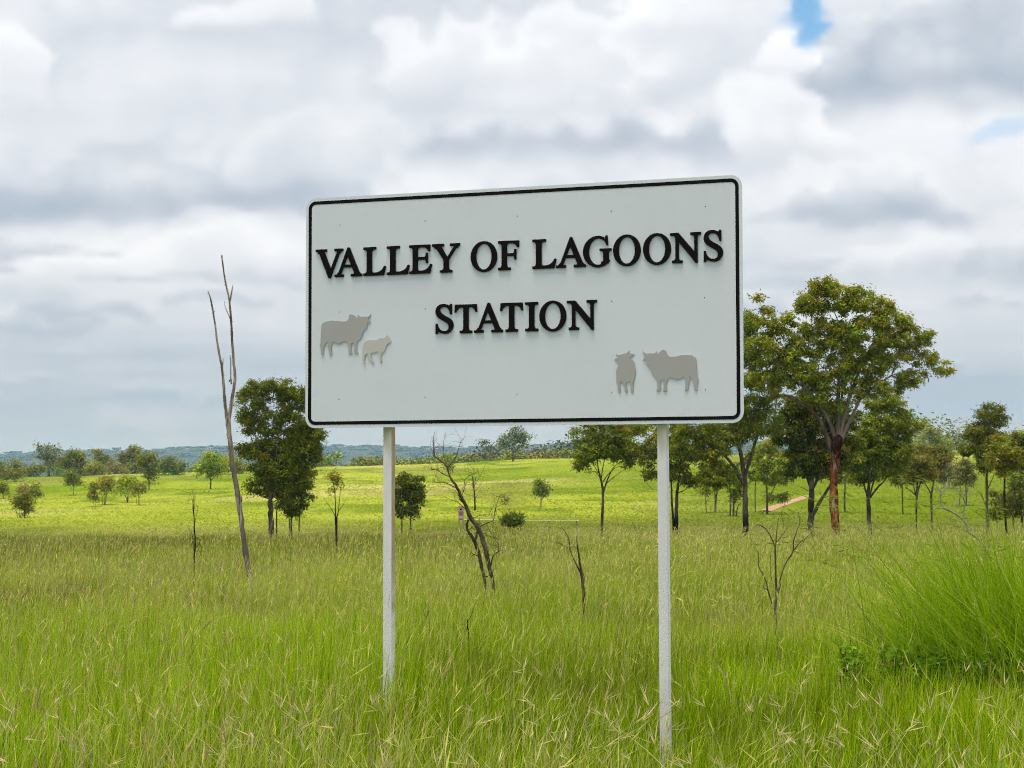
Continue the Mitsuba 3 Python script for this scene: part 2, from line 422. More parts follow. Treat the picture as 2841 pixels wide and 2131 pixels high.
def g_S():
    p = S_TRACE.copy()
    p = np.stack([(p[:, 0] - 278) / 740, (1378 - p[:, 1] - 0.03 * (p[:, 0] - 500)) / 740], -1)
    return Polygon(p).buffer(0.012).buffer(-0.012), .625


GLYPH = {c: f for c, f in zip('LEFITAVYNOGS', (g_L, g_E, g_F, g_I, g_T, g_A, g_V, g_Y, g_N, g_O, g_G, g_S))}
L1 = [('V', 860, 100, 515), ('A', 860, 388, 806), ('L', 860, 828, 1172), ('L', 860, 1187, 1535), ('E', 860, 1532, 1880), ('Y', 860, 1882, 2307), ('O', 1250, 318, 720), ('F', 1250, 738, 1058), ('L', 1250, 1263, 1630),
      ('A', 1250, 1628, 2078), ('G', 1640, -116, 318), ('O', 1640, 345, 765), ('O', 1640, 805, 1230), ('N', 1640, 1220, 1690), ('S', 1640, 1735, 2030)]
L2 = [('S', 88, 308), ('T', 320, 598), ('A', 562, 912), ('T', 880, 1160), ('I', 1188, 1345), ('O', 1362, 1690), ('N', 1700, 2066)]
b1 = np.mean([uv_of(941, 769.7)[1], uv_of(1879, 729.4)[1]]); t1 = np.mean([uv_of(1020, 686.9)[1], uv_of(1879, 646.8)[1]])
b2 = np.mean([uv_of(1294, 925.5)[1], uv_of(1592, 914.6)[1]]); t2 = np.mean([uv_of(1290, 846.3)[1], uv_of(1592, 833.5)[1]])


def letter(c, u0, u1, base, cap):
    g, w = GLYPH[c]()
    g = affinity.scale(g, (u1 - u0) / w, cap, origin=(0, 0))
    g = affinity.translate(g, u0, base)
    g = g.buffer(0.0016).buffer(-0.0030).buffer(0.0016)
    part(sign, 'letter', extrude(g, 0.0, 0.010), 'letter_black')


for c, o, a, b in L1:
    letter(c, uv_of(o + a / 5.53, 720)[0], uv_of(o + b / 5.53, 700)[0], b1, t1 - b1)
for c, a, b in L2:
    letter(c, uv_of(1190 + a / 4.424, 880)[0], uv_of(1190 + b / 4.424, 880)[0], b2, t2 - b2)

BULL = [(205, 1245), (195, 1060), (165, 1010), (185, 940), (195, 800), (197, 600), (210, 480), (250, 430), (330, 388), (480, 368), (620, 375), (760, 392), (850, 380), (895, 335), (910, 270), (925, 215), (970, 203), (1030, 225), (1085, 265), (1130, 305), (1150, 300), (1130, 225), (1145, 222), (1190, 265), (1240, 272), (1270, 262), (1380, 265), (1430, 245), (1455, 205), (1472, 205), (1465, 260), (1395, 325), (1440, 365), (1472, 435), (1385, 432), (1375, 580), (1300, 600), (1275, 660), (1260, 740), (1185, 860), (1130, 875), (1112, 1000), (1118, 1140), (1155, 1195), (1060, 1200), (1040, 1170), (1050, 1060), (1040, 938), (970, 945), (972, 1120), (1000, 1215), (905, 1222), (905, 1120), (895, 1000), (860, 920), (820, 898), (710, 930), (660, 972), (600, 950), (500, 905), (460, 1040), (465, 1150), (488, 1240), (415, 1240), (405, 1140), (370, 1030), (362, 900), (330, 940), (275, 1030), (260, 1130), (275, 1240)]
CALF = [(1270, 1455), (1258, 1380), (1268, 1230), (1262, 1120), (1270, 1000), (1300, 925), (1380, 875), (1470, 860), (1620, 873), (1680, 820), (1720, 810), (1780, 822), (1830, 795), (1860, 752), (1900, 742), (1945, 790), (1990, 895), (1975, 940), (1925, 935), (1870, 1010), (1840, 1110), (1790, 1180), (1750, 1185), (1730, 1310), (1762, 1385), (1728, 1395), (1745, 1435), (1710, 1435), (1690, 1380), (1685, 1250), (1650, 1165), (1600, 1160), (1565, 1195), (1495, 1180), (1470, 1240), (1490, 1330), (1555, 1430), (1545, 1455), (1500, 1450), (1430, 1350), (1390, 1250), (1380, 1185), (1325, 1270), (1310, 1400), (1330, 1440), (1315, 1468), (1290, 1468)]
COW = [(215, 1138), (205, 1010), (180, 945), (175, 860), (168, 740), (165, 640), (185, 590), (225, 540), (205, 510), (195, 470), (230, 420), (185, 425), (118, 392), (150, 370), (215, 350), (225, 330), (165, 300), (160, 270), (200, 285), (290, 278), (400, 240), (440, 215), (460, 180), (470, 182), (465, 240), (435, 278), (470, 262), (530, 258), (575, 268), (520, 325), (470, 350), (520, 385), (570, 440), (600, 560), (608, 660), (595, 780), (555, 890), (548, 1020), (565, 1125), (500, 1130), (495, 1010), (480, 885), (395, 920), (405, 1020), (432, 1130), (368, 1132), (355, 1000), (320, 925), (275, 880), (250, 950), (268, 1138)]
BULL2 = [(1075, 1105), (1105, 1040), (1098, 900), (1090, 805), (1050, 795), (985, 710), (955, 620), (935, 555), (865, 545), (845, 420), (768, 412), (800, 350), (830, 330), (825, 298), (785, 265), (765, 195), (780, 215), (840, 260), (980, 247), (1000, 262), (1060, 235), (1080, 200), (1090, 205), (1085, 250), (1105, 270), (1160, 210), (1230, 168), (1290, 185), (1315, 260), (1350, 310), (1420, 332), (1520, 325), (1640, 292), (1760, 285), (1880, 297), (1965, 345), (1990, 420), (2000, 620), (2008, 780), (2038, 850), (2030, 920), (2008, 915), (2005, 1000), (2020, 1080), (1940, 1088), (1940, 1000), (1920, 880), (1860, 800), (1832, 750), (1842, 830), (1805, 1000), (1800, 1085), (1725, 1100), (1740, 1010), (1735, 880), (1710, 785), (1620, 820), (1570, 860), (1520, 830), (1400, 798), (1345, 820), (1310, 920), (1312, 1020), (1322, 1110), (1225, 1115), (1245, 1040), (1245, 860), (1185, 850), (1170, 920), (1185, 1040), (1160, 1105)]
for nm, tr, (ox, oy, s), mt, lb in (('bull', BULL, (870, 850, 9.217), 'plate_grey', 'grey humped bull cut-out facing right'), ('calf', CALF, (870, 850, 9.217), 'plate_light', 'pale calf cut-out facing right'),
                                    ('cow', COW, (1690, 950, 8.193), 'plate_grey', 'grey horned cow cut-out seen from the front'), ('bull', BULL2, (1690, 950, 8.193), 'plate_grey', 'grey humped bull cut-out facing left')):
    g = Polygon([uv_of(ox + x / s, oy + y / s) for x, y in tr]).buffer(0)
    g = g.buffer(0.0012).buffer(-0.0012)
    k = part(sign, 'cattle_plate', extrude(g, 0.0032, 0.0052), mt, label=lb)
    part(k, 'backing', extrude(g.buffer(-0.0004), 0.0, 0.0031), 'sign_black')

for x, y in ((943, 625), (1180, 613), (1435, 600), (1696, 586), (1957, 573), (941, 866), (1180, 857), (1697, 836), (1955, 826), (940, 1108), (1179, 1102), (1434, 1095), (1697, 1089), (1957, 1082)):
    u, v = uv_of(x, y)
    m = trimesh.creation.icosphere(1, 0.0032); m.vertices *= [1, 1, 0.6]; m.apply_translation([u, v, 0.0004])
    part(sign, 'rivet', on_sign(m), 'rivet_grey', smooth=True)

for n_, (x0, mt) in enumerate(((1075, 'post_paint_rusty'), (1831, 'post_paint'))):
    u = uv_of(x0, 1185)[0] + (0.006 if n_ else -0.004)
    sq = box(-.024, -.024, .024, .024).buffer(-0.004).buffer(0.004, quad_segs=3)
    m = trimesh.creation.extrude_polygon(sq, 3.05, engine='earcut')
    c = SC + u * SX - SN * 0.031
    v = np.asarray(m.vertices)
    lean = 0.0025 if n_ else 0.0
    W = np.stack([c[0] + v[:, 0] * SX[0] - v[:, 1] * SN[0] - lean * (v[:, 2] - 2.2), c[1] + v[:, 0] * SX[1] - v[:, 1] * SN[1], v[:, 2] - 0.25], -1)
    part(sign, 'post', (W, m.faces), mt, smooth=40)

# ------------------------------------------------------------------ bark and leaves


def bark(dark, light, sx=9.0):
    def f(p, n, uv):
        return mix(dark, light, smoothstep(0.3, 0.7, fbm(p.x * sx, p.y * sx, p.z * sx * 0.25, 4)))
    return f


def dead_bark(p, n, uv):
    c = mix((0.20, 0.165, 0.13), (0.47, 0.41, 0.34), smoothstep(0.3, 0.7, fbm(p.x * 14.0, p.y * 14.0, p.z * 2.0, 4)))
    crack = smoothstep(0.60, 0.70, fbm(p.x * 55.0, p.y * 55.0, p.z * 1.6, 3))
    c = mix(c, (0.07, 0.055, 0.045), 0.8 * crack)
    return mix(c, (0.10, 0.085, 0.07), 0.7 * smoothstep(0.62, 0.72, noise(p.x * 9.0, p.y * 9.0, p.z * 2.6)))


def burnt(p, n, uv):
    c = mix((0.075, 0.062, 0.050), (0.155, 0.135, 0.110), smoothstep(0.3, 0.7, fbm(p.x * 7.0, p.y * 7.0, p.z * 1.6, 4)))
    return mix((0.012, 0.011, 0.010), c, smoothstep(0.15, 1.15, p.z + 1.1 * (fbm(p.x * 2.5, p.y * 2.5, p.z * 0.9, 3) - 0.3)))


def red_bark(p, n, uv):
    t = fbm(p.x * 7.0, p.y * 7.0, p.z * 2.2, 4)
    c = mix((0.125, 0.026, 0.008), (0.330, 0.110, 0.038), smoothstep(0.35, 0.68, t))
    c = mix(c, (0.055, 0.022, 0.014), 0.7 * smoothstep(0.55, 0.66, fbm(p.x * 22.0, p.y * 22.0, p.z * 1.8, 3)))
    c = mix(c, (0.40, 0.31, 0.24), 0.8 * smoothstep(0.60, 0.68, fbm(p.x * 9.0 + 4.0, p.y * 9.0, p.z * 1.3, 3)))
    c = mix(c, (0.46, 0.26, 0.14), smoothstep(0.55, 0.72, fbm(p.x * 13.0, p.y * 13.0, p.z * 6.0, 4)) * smoothstep(2.1, 0.4, p.z))
    blot = smoothstep(0.60, 0.68, fbm(p.x * 3.0, p.y * 3.0, p.z * 2.4 + 3.3, 3)) + 0.9 * smoothstep(2.75, 2.95, p.z + 0.5 * noise(p.x * 5.0, p.y * 5.0, p.z * 2.0))
    return mix(c, (0.022, 0.012, 0.009), dr.clip(blot, 0, 1))


for k, f in (('bark_brown', bark((0.070, 0.056, 0.044), (0.150, 0.130, 0.105))), ('bark_burnt', burnt), ('bark_red', red_bark), ('bark_pale', bark((0.090, 0.064, 0.046), (0.235, 0.195, 0.155), 4.0)),
             ('bark_dead', dead_bark), ('bark_char', bark((0.018, 0.015, 0.013), (0.060, 0.050, 0.042), 20.0)), ('bark_twig', bark((0.058, 0.046, 0.034), (0.145, 0.120, 0.090), 20.0)),
             ('bark_grey', bark((0.16, 0.145, 0.13), (0.34, 0.32, 0.29), 10.0))):
    scene[k] = {'type': 'twosided', 'bsdf': {'type': 'diffuse', 'reflectance': proc(f)}}
scene['leaf'] = {'type': 'principledthin', 'base_color': VC, 'roughness': 0.55, 'diff_trans': 0.75, 'spec_trans': 0.0, 'eta': 1.12}
scene['far_leaf'] = {'type': 'twosided', 'bsdf': {'type': 'diffuse', 'reflectance': VC}}
scene['blade'] = {'type': 'principledthin', 'base_color': VC, 'roughness': 0.6, 'diff_trans': 0.76, 'spec_trans': 0.0, 'eta': 1.08}


def leaves(centers, length, width, col, rng, droop=0.6):
    """Narrow leaves as two-triangle lozenges at the given points."""
    n = len(centers)
    d = rng.normal(0, 1, (n, 3)); d[:, 2] = d[:, 2] * 0.6 - droop
    d /= np.linalg.norm(d, axis=1, keepdims=True)
    s = np.cross(d, rng.normal(0, 1, (n, 3))); s /= np.linalg.norm(s, axis=1, keepdims=True) + 1e-9
    L = length * rng.uniform(0.6, 1.35, (n, 1)); W = width * rng.uniform(0.7, 1.3, (n, 1))
    v = np.stack([centers, centers + d * L * 0.45 + s * W * 0.5, centers + d * L, centers + d * L * 0.45 - s * W * 0.5], 1).reshape(-1, 3)
    b = np.arange(n)[:, None] * 4
    f = np.vstack([b + [0, 1, 2], b + [0, 2, 3]])
    return v, f, np.repeat(col, 4, 0)


def crown(blobs, depth, col, rng, dens=1.0, leaf_px=3.4, clump_px=4.6, aspect=3.0, droop=0.6, flat=0.8):
    """Leaf clumps through ellipsoids measured in photograph pixels (x, y, rx, ry), standing at this distance."""
    m = depth / FPX                     # metres per photograph pixel
    s = m * 2.774                       # metres per render pixel
    cen, cc = [], []
    ends = []
    col = col * np.array([1.85, 1.72, 1.6])
    for b_ in blobs:
        bx, by, rx, ry = b_[:4]
        rx, ry = rx * (1.14 if depth < 112 else 1.07), ry * (1.14 if depth < 112 else 1.07)
        dk_ = b_[4] if len(b_) > 4 else 1.0
        c0 = pt(bx, by, depth)
        R = np.array([rx * m, (0.5 * (rx + ry)) * m * flat, ry * m])
        area = math.pi * rx * ry / 7.7
        dens_ = dens * 1.75 * dk_
        nc = max(6, int(area / (clump_px ** 2 * 1.15) * dens * dk_))
        u = rng.normal(0, 1, (nc, 3)); u /= np.linalg.norm(u, axis=1, keepdims=True)
        u *= rng.uniform(0.12, 1.0, (nc, 1)) ** 0.45
        u[:, 2] = np.where(u[:, 2] < -0.25, u[:, 2] * 0.75, u[:, 2])
        P0 = c0 + u * R
        per = max(6, int(area * dens_ * 1.9 / nc))
        tint = rng.uniform(0.70, 1.32, (nc, 1)) * (1 + rng.normal(0, 0.07, (nc, 3)))
        for j in range(nc):
            k = int(per * rng.uniform(0.55, 1.4))
            g = rng.normal(0, 1, (k, 3)) * np.array([1.0, 1.0, 0.72]) * s * clump_px * rng.uniform(0.38, 0.72)
            cen.append(P0[j] + g)
            yel = (rng.random((k, 1)) < 0.10) * np.array([[0.9, 0.55, 0.2]])
            cc.append(col * tint[j] * rng.uniform(0.75, 1.3, (k, 1)) * (1 + yel))
        ends.append((c0, P0))
    cen, cc = np.vstack(cen), np.clip(np.vstack(cc), 0.004, 0.6)
    v, f, c = leaves(cen, s * leaf_px, s * leaf_px / aspect, cc, rng, droop)
    return v, f, c, ends


def tree(name, label, cat, depth, trunks, blobs, col, seed, mat='bark_brown', dens=1.0, limbs=True, twigs=5, group=None, limb_mat=None, base_drop=0.5, limb_w=0.45, crown_name='crown', **kw):
    """trunks: polylines of (x, y, width) in photograph pixels, the first one the main stem."""
    rng = np.random.default_rng(seed)
    key = thing(name, label, cat, group)
    if depth > 90:
        hb_ = hit(trunks[0][0][0], trunks[0][0][1])
        if hb_[1] < 420 and trunks[0][0][1] > 1300:
            depth = float(hb_[1])
    m = depth / FPX
    ms, lm = [], []
    for ti, tr in enumerate(trunks):
        pts = np.array([pt(x, y, depth + (0 if i == 0 else rng.normal(0, 2.0) * m * 6)) for i, (x, y, w) in enumerate(tr)])
        rad = np.array([w * m / 2 for _, _, w in tr])
        if ti == 0 or (len(tr) > 0 and tr[0][1] > trunks[0][0][1] - 25):
            foot = pts[0].copy(); foot[2] = height(foot[0], foot[1]) - base_drop
            if foot[2] < pts[0][2] - 0.05:
                pts = np.vstack([foot, pts]); rad = np.concatenate([[rad[0] * 1.12], rad])
        p, r = resample(pts, rad, wob=0.10, rng=rng)
        (ms if ti == 0 or limb_mat is None else lm).append(tube(p, r, 8 if rad.max() / m > 6 else 5))
    if blobs:
        v, f, c, ends = crown(blobs, depth, np.array(col), rng, dens, **kw)
        if limbs:
            tops = [np.array([pt(x, y, depth) for x, y, w in tr]) for tr in trunks]
            wid = [np.array([w * m / 2 for x, y, w in tr]) for tr in trunks]
            for c0, P0 in ends:
                best = None
                for tp, wd in zip(tops, wid):
                    lo = 0 if len(tp) < 3 else max(0, len(tp) - 3)
                    for q_, w_ in zip(tp[lo:], wd[lo:]):
                        dd = np.linalg.norm(q_ - c0) + (0 if q_[2] < c0[2] else 2.5 * (q_[2] - c0[2]))
                        if best is None or dd < best[0]:
                            best = (dd, q_, w_)
                _, q0, w0 = best
                mid = q0 * 0.45 + c0 * 0.55 + rng.normal(0, 0.07, 3) * np.linalg.norm(c0 - q0) - np.array([0, 0, 0.06]) * np.linalg.norm(c0 - q0)
                r0 = max(w0 * limb_w, 0.7 * m)
                p, r = resample([q0, mid, c0], [r0, r0 * 0.75, r0 * 0.4], wob=0.3, rng=rng)
                (lm if limb_mat else ms).append(tube(p, r, 5))
                for j in rng.choice(len(P0), min(twigs, len(P0)), replace=False):
                    a = p[rng.integers(len(p) // 2, len(p))]
                    mm = (a + P0[j]) / 2 + rng.normal(0, 0.08, 3) * np.linalg.norm(P0[j] - a)
                    pp, r2 = resample([a, mm, P0[j]], [r0 * 0.4, r0 * 0.28, r0 * 0.12], wob=0.2, rng=rng)
                    (lm if limb_mat else ms).append(tube(pp, np.maximum(r2, 0.3 * m), 3))
        part(key, crown_name, (v, f), 'leaf', smooth=False, color=c)
    part(key, 'trunk', merge(ms), mat, smooth=True)
    if lm:
        part(key, 'limbs' if False else 'branch_work', merge(lm), limb_mat, smooth=True)
    return key


def zoomed(ox, oy, s):
    def t(pts):
        return [(ox + p[0] / s, oy + p[1] / s) + tuple(v / s for v in p[2:4]) + tuple(p[4:]) for p in pts]
    return t


OLIVE, DARK, BRIGHT, GREY, BROWNISH, BLUE = (0.135, 0.168, 0.018), (0.080, 0.112, 0.014), (0.165, 0.235, 0.024), (0.105, 0.120, 0.060), (0.122, 0.132, 0.030), (0.085, 0.120, 0.055)
MID = (0.120, 0.155, 0.018)
exec_order = []

# ------------------------------------------------------------------ the stand of trees on the right
z = zoomed(2040, 740, 2.0737)
D0 = 68.0
tree('gum_tree', 'tallest gum tree, red peeling trunk and pale spreading limbs, right of the sign', 'tree', D0,
     [z([(578, 1530, 48), (572, 1380, 46), (567, 1230, 45), (572, 1120, 46), (580, 1040, 56), (592, 985, 56)]),
      z([(552, 1050, 34), (505, 930, 27), (455, 845, 25), (375, 785, 22), (300, 745, 19), (240, 748, 11), (200, 740, 6)]),
      z([(578, 1000, 30), (535, 880, 22), (478, 790, 20), (400, 690, 17), (365, 600, 14), (345, 530, 10)]),
      z([(592, 1000, 30), (590, 880, 25), (592, 740, 21), (602, 620, 16), (632, 535, 11)]),
      z([(600, 990, 30), (622, 880, 26), (650, 770, 23), (680, 690, 18), (720, 590, 12)]),
      z([(606, 1000, 30), (655, 900, 20), (690, 820, 17), (745, 730, 13), (900, 625, 8)]),
      z([(640, 640, 14), (622, 560, 10), (600, 350, 8), (560, 240, 5)]),
      z([(610, 760, 13), (640, 640, 10), (648, 590, 7)])],
     z([(450, 190, 90, 110), (530, 120, 80, 60), (600, 190, 110, 90), (720, 200, 110, 75), (850, 230, 75, 60), (960, 330, 50, 60), (880, 330, 110, 80), (1080, 400, 65, 55), (1100, 540, 70, 60), (1190, 585, 45, 42), (1010, 640, 80, 60), (940, 690, 50, 35),
        (760, 400, 150, 110), (600, 430, 100, 85), (640, 330, 80, 60), (460, 340, 90, 70), (440, 600, 130, 100), (620, 560, 110, 90), (770, 560, 120, 90), (900, 500, 110, 90), (250, 320, 95, 65), (135, 175, 30, 24), (185, 235, 38, 30),
        (230, 450, 130, 110), (190, 620, 100, 90), (330, 520, 100, 90), (420, 450, 90, 70), (540, 690, 90, 70), (390, 210, 45, 60), (320, 640, 110, 80, .8), (470, 730, 110, 70, .7), (690, 680, 110, 80, .8), (820, 690, 100, 65, .8), (560, 800, 80, 60, .5), (980, 430, 80, 80, .8), (230, 720, 80, 60, .7)]),
     OLIVE, 11, mat='bark_red', limb_mat='bark_pale', limb_w=0.5, twigs=5, dens=0.72, leaf_px=3.8)
tree('eucalypt_tree', 'tall dark-trunked tree partly behind the sign, one long bent limb reaching left', 'tree', D0 + 1,
     [z([(60, 1505, 34), (58, 1380, 32), (55, 1240, 28), (40, 1130, 26), (20, 1020, 22), (5, 900, 18), (0, 700, 14)]),
      z([(60, 1200, 20), (100, 1060, 17), (150, 900, 13), (170, 780, 9)]),
      [(2062, 1342, 10), (2040, 1300, 9), (2005, 1259, 8), (1960, 1228, 7), (1921, 1209, 6), (1885, 1201, 5), (1849, 1216, 4), (1810, 1212, 3)]],
     z([(80, 330, 85, 70), (60, 480, 100, 110), (90, 640, 90, 90), (70, 800, 110, 100), (170, 900, 110, 90), (40, 950, 90, 80)]) +
     [(1760, 1185, 40, 28), (1880, 1235, 62, 45), (1965, 1240, 62, 60), (1985, 1320, 52, 45), (1930, 1180, 70, 40), (2030, 1190, 50, 50)],
     MID, 12, mat='bark_burnt', dens=0.9)
tree('ironbark_tree', 'dark many-stemmed tree directly left of the red-barked gum', 'tree', D0 + 3,
     [z([(435, 1505, 36), (435, 1400, 36), (440, 1280, 32), (440, 1180, 25), (450, 1040, 17), (470, 900, 12)]),
      z([(440, 1440, 24), (490, 1350, 20), (540, 1270, 16), (600, 1180, 11), (660, 1130, 6)]),
      z([(430, 1260, 20), (400, 1160, 15), (385, 1060, 10)]), z([(450, 1270, 18), (490, 1190, 13), (540, 1100, 9)]),
      z([(415, 1290, 6), (395, 1275, 4), (378, 1272, 2)])],
     z([(470, 880, 140, 100), (370, 960, 90, 90), (560, 1060, 110, 110), (335, 1090, 60, 75), (440, 1060, 100, 90), (640, 1000, 80, 90), (330, 830, 100, 80), (590, 900, 80, 80), (520, 1180, 60, 50), (450, 780, 130, 80, .8), (300, 960, 80, 90, .9), (650, 860, 70, 90, .8), (400, 1160, 90, 60, .6), (330, 1170, 60, 60, .7), (540, 1140, 90, 70, .7), (460, 1120, 100, 80, .7)]),
     (0.078, 0.105, 0.014), 13, mat='bark_brown', dens=1.0)
tree('wattle_tree', 'rounded bushy green tree just right of the red-barked gum', 'tree', D0 + 6,
     [z([(772, 1500, 24), (768, 1400, 24), (765, 1330, 22), (770, 1240, 14), (780, 1150, 9)]), z([(765, 1340, 14), (745, 1270, 10), (720, 1210, 7), (690, 1180, 4)]),
      z([(775, 1330, 14), (820, 1270, 11), (860, 1230, 8), (890, 1170, 5)]), z([(770, 1330, 12), (800, 1220, 9), (810, 1130, 6)])],
     z([(860, 860, 130, 95), (930, 960, 80, 90), (770, 960, 100, 100), (760, 1090, 120, 100), (880, 1080, 110, 100), (700, 1190, 80, 60), (840, 1180, 110, 60), (950, 1080, 55, 60), (860, 770, 110, 50), (840, 960, 110, 100, .9), (700, 1080, 70, 100, .8), (1060, 900, 38, 30), (1015, 930, 45, 50)]),
     (0.125, 0.170, 0.020), 14, dens=1.0)
tree('sapling_tree', 'slender brownish sapling right of the bushy green tree, trunk forking above a dark base', 'tree', D0 + 8,
     [z([(1042, 1505, 5), (1042, 1400, 12), (1045, 1320, 14), (1050, 1230, 10), (1060, 1120, 6)]), z([(1045, 1320, 10), (1010, 1290, 6), (980, 1270, 4)]), z([(1048, 1310, 9), (1070, 1220, 7), (1080, 1140, 4)]), z([(1040, 1320, 8), (1020, 1230, 6), (1010, 1150, 4)])],
     z([(1055, 1110, 70, 65), (1040, 1190, 65, 70), (1100, 1170, 50, 60), (1000, 1200, 30, 40)]), BROWNISH, 15, dens=0.8)
tree('sapling_tree', 'leaning rusty-based sapling between the slender brownish one and the fallen branches', 'tree', D0 + 22,
     [z([(1130, 1430, 12), (1128, 1350, 14), (1130, 1300, 13), (1150, 1200, 8), (1160, 1110, 5)]), z([(1128, 1310, 9), (1095, 1250, 6), (1080, 1210, 4)])],
     z([(1150, 1120, 75, 75), (1210, 1080, 60, 55), (1170, 1190, 60, 55), (1130, 1050, 40, 40)]), (0.115, 0.125, 0.028), 16, dens=0.9)
tree('thin_tree', 'thin dark tree in the gap between the bushy green tree and the slender brownish sapling', 'tree', 95,
     [z([(965, 1425, 8), (962, 1330, 8), (960, 1220, 6)])], z([(950, 1150, 55, 60), (990, 1210, 45, 50), (940, 1230, 40, 40)]), DARK, 26, dens=0.9)
tree('sapling_tree', 'grey-green small tree behind the fallen branches', 'tree', 120,
     [z([(1330, 1375, 8), (1328, 1290, 8), (1325, 1210, 5)]), z([(1290, 1360, 5), (1295, 1280, 4)])], z([(1325, 1150, 50, 55), (1290, 1220, 45, 45), (1350, 1220, 40, 45)]), (0.095, 0.115, 0.035), 27, dens=0.85)
tree('leafy_bush', 'low dark shrub between the thin near-black trunk and the tall narrow tree', 'bush', 90,
     [z([(1505, 1465, 6), (1505, 1420, 5)])], z([(1500, 1390, 45, 40), (1480, 1430, 40, 28), (1530, 1420, 40, 35)]), DARK, 28, dens=0.9)
tree('tall_tree', 'tall narrow tree with two-tiered crown near the right edge, paler straight trunk', 'tree', D0 + 2,
     [z([(1456, 1535, 19), (1450, 1400, 17), (1448, 1250, 16), (1450, 1100, 13), (1458, 950, 9), (1468, 850, 6)]), z([(1445, 1390, 7), (1420, 1320, 5), (1395, 1290, 3)]), z([(1452, 1280, 8), (1475, 1230, 5), (1490, 1190, 3)])],
     z([(1470, 835, 65, 60), (1520, 860, 42, 55), (1430, 920, 70, 50), (1365, 960, 50, 55), (1355, 1040, 55, 55), (1440, 1030, 80, 80), (1420, 1130, 60, 60), (1490, 960, 60, 50), (1400, 850, 25, 25)]),
     (0.092, 0.120, 0.020), 17, dens=0.85)
tree('sapling_tree', 'young tree with thin almost black trunk standing nearest the right edge', 'tree', D0 - 12,
     [z([(1567, 1585, 15), (1555, 1450, 14), (1548, 1330, 13), (1552, 1200, 11), (1550, 1100, 7)])],
     z([(1550, 1040, 75, 70), (1520, 1110, 60, 60), (1590, 1110, 60, 65), (1555, 1170, 45, 50)]), (0.112, 0.126, 0.018), 18, mat='bark_char', dens=0.9)
tree('ironbark_tree', 'dense dark tree cut off by the right edge of the photograph', 'tree', D0 + 14,
     [z([(1650, 1480, 16), (1640, 1350, 14), (1640, 1200, 11)]), z([(1600, 1450, 12), (1590, 1380, 9), (1580, 1330, 6)])],
     z([(1640, 1010, 60, 65), (1650, 1130, 60, 90), (1650, 1290, 70, 90), (1590, 1360, 70, 55), (1520, 1330, 45, 45), (1600, 1420, 40, 35)]), (0.085, 0.110, 0.020), 19, dens=0.9)
tree('thin_tree', 'thin pale-stemmed tree beside the red dirt track', 'tree', 104,
     [z([(184, 1425, 13), (182, 1330, 13), (182, 1230, 11), (190, 1110, 7)]), z([(186, 1330, 8), (215, 1290, 5), (235, 1250, 4)]), z([(180, 1250, 7), (165, 1190, 5)])],
     z([(195, 1110, 75, 80), (230, 1220, 60, 50), (150, 1180, 45, 55), (245, 1330, 45, 45), (190, 1020, 70, 60)]), MID, 20, dens=0.85)
tree('thin_tree', 'bare-stemmed thin tree in the shade left of the red dirt track', 'tree', 108,
     [z([(115, 1412, 6), (114, 1300, 6), (118, 1200, 5)])], z([(120, 1170, 50, 60), (100, 1080, 50, 60)]), DARK, 21, dens=0.8)
tree('thin_tree', 'shadowed tree behind the foot of the red-barked gum', 'tree', 98,
     [z([(630, 1415, 10), (630, 1300, 10), (635, 1180, 7)]), z([(545, 1395, 8), (545, 1330, 8), (560, 1230, 5)])], z([(650, 1120, 70, 70), (600, 1200, 60, 50), (700, 1180, 50, 55)]), DARK, 22, dens=0.8)
tree('sapling_tree', 'small blue-grey sapling on the slope between the two right-hand stands', 'tree', 150,
     [z([(1230, 1275, 6), (1230, 1220, 6), (1232, 1180, 4)]), z([(1200, 1265, 5), (1205, 1200, 4)])], z([(1230, 1150, 45, 40), (1215, 1200, 45, 35), (1260, 1190, 25, 30)]), GREY, 23, dens=0.9)
tree('far_tree', 'small round tree on the crest above the fallen branches', 'tree', 300,
     [z([(1136, 1065, 7), (1136, 1000, 6), (1140, 960, 4)])], z([(1140, 950, 52, 38), (1170, 1010, 40, 35), (1100, 985, 35, 35), (1210, 1015, 30, 25)]), (0.13, 0.16, 0.04), 24, dens=0.9)
tree('far_tree', 'light green treetop at the far right edge beyond the near saplings', 'tree', 260,
     [z([(1640, 1120, 8), (1640, 1020, 6)])], z([(1640, 985, 50, 42), (1600, 1020, 40, 35), (1655, 1050, 40, 40)]), BRIGHT, 25, dens=0.9)

# ------------------------------------------------------------------ trees under and beside the sign
z = zoomed(1560, 1150, 4.424)
tree('wattle_tree', 'graceful green tree with fine spreading branches, left of the right sign post', 'tree', D0 + 4,
     [z([(490, 1345, 36), (495, 1180, 34), (500, 1020, 30), (495, 900, 32), (475, 800, 26), (440, 660, 16), (430, 520, 10)]), z([(510, 940, 22), (540, 840, 19), (590, 720, 15), (640, 640, 11), (720, 580, 7)]),
      z([(500, 830, 14), (560, 740, 11), (680, 640, 8), (780, 660, 5)]), z([(540, 850, 12), (620, 780, 9), (740, 690, 6), (800, 670, 4)]), z([(460, 770, 12), (400, 700, 9), (340, 720, 5)]), z([(480, 780, 14), (500, 640, 11), (530, 500, 7)]), z([(440, 720, 10), (390, 620, 8), (360, 530, 5)])],
     z([(480, 190, 220, 110), (300, 330, 150, 120), (500, 400, 190, 130), (680, 280, 170, 140), (790, 470, 120, 120), (250, 600, 100, 90), (850, 410, 100, 90), (140, 200, 55, 45), (330, 520, 130, 90), (620, 480, 130, 90), (800, 590, 90, 60), (380, 80, 140, 90), (640, 90, 150, 90)]),
     (0.120, 0.165, 0.020), 31, dens=1.0)
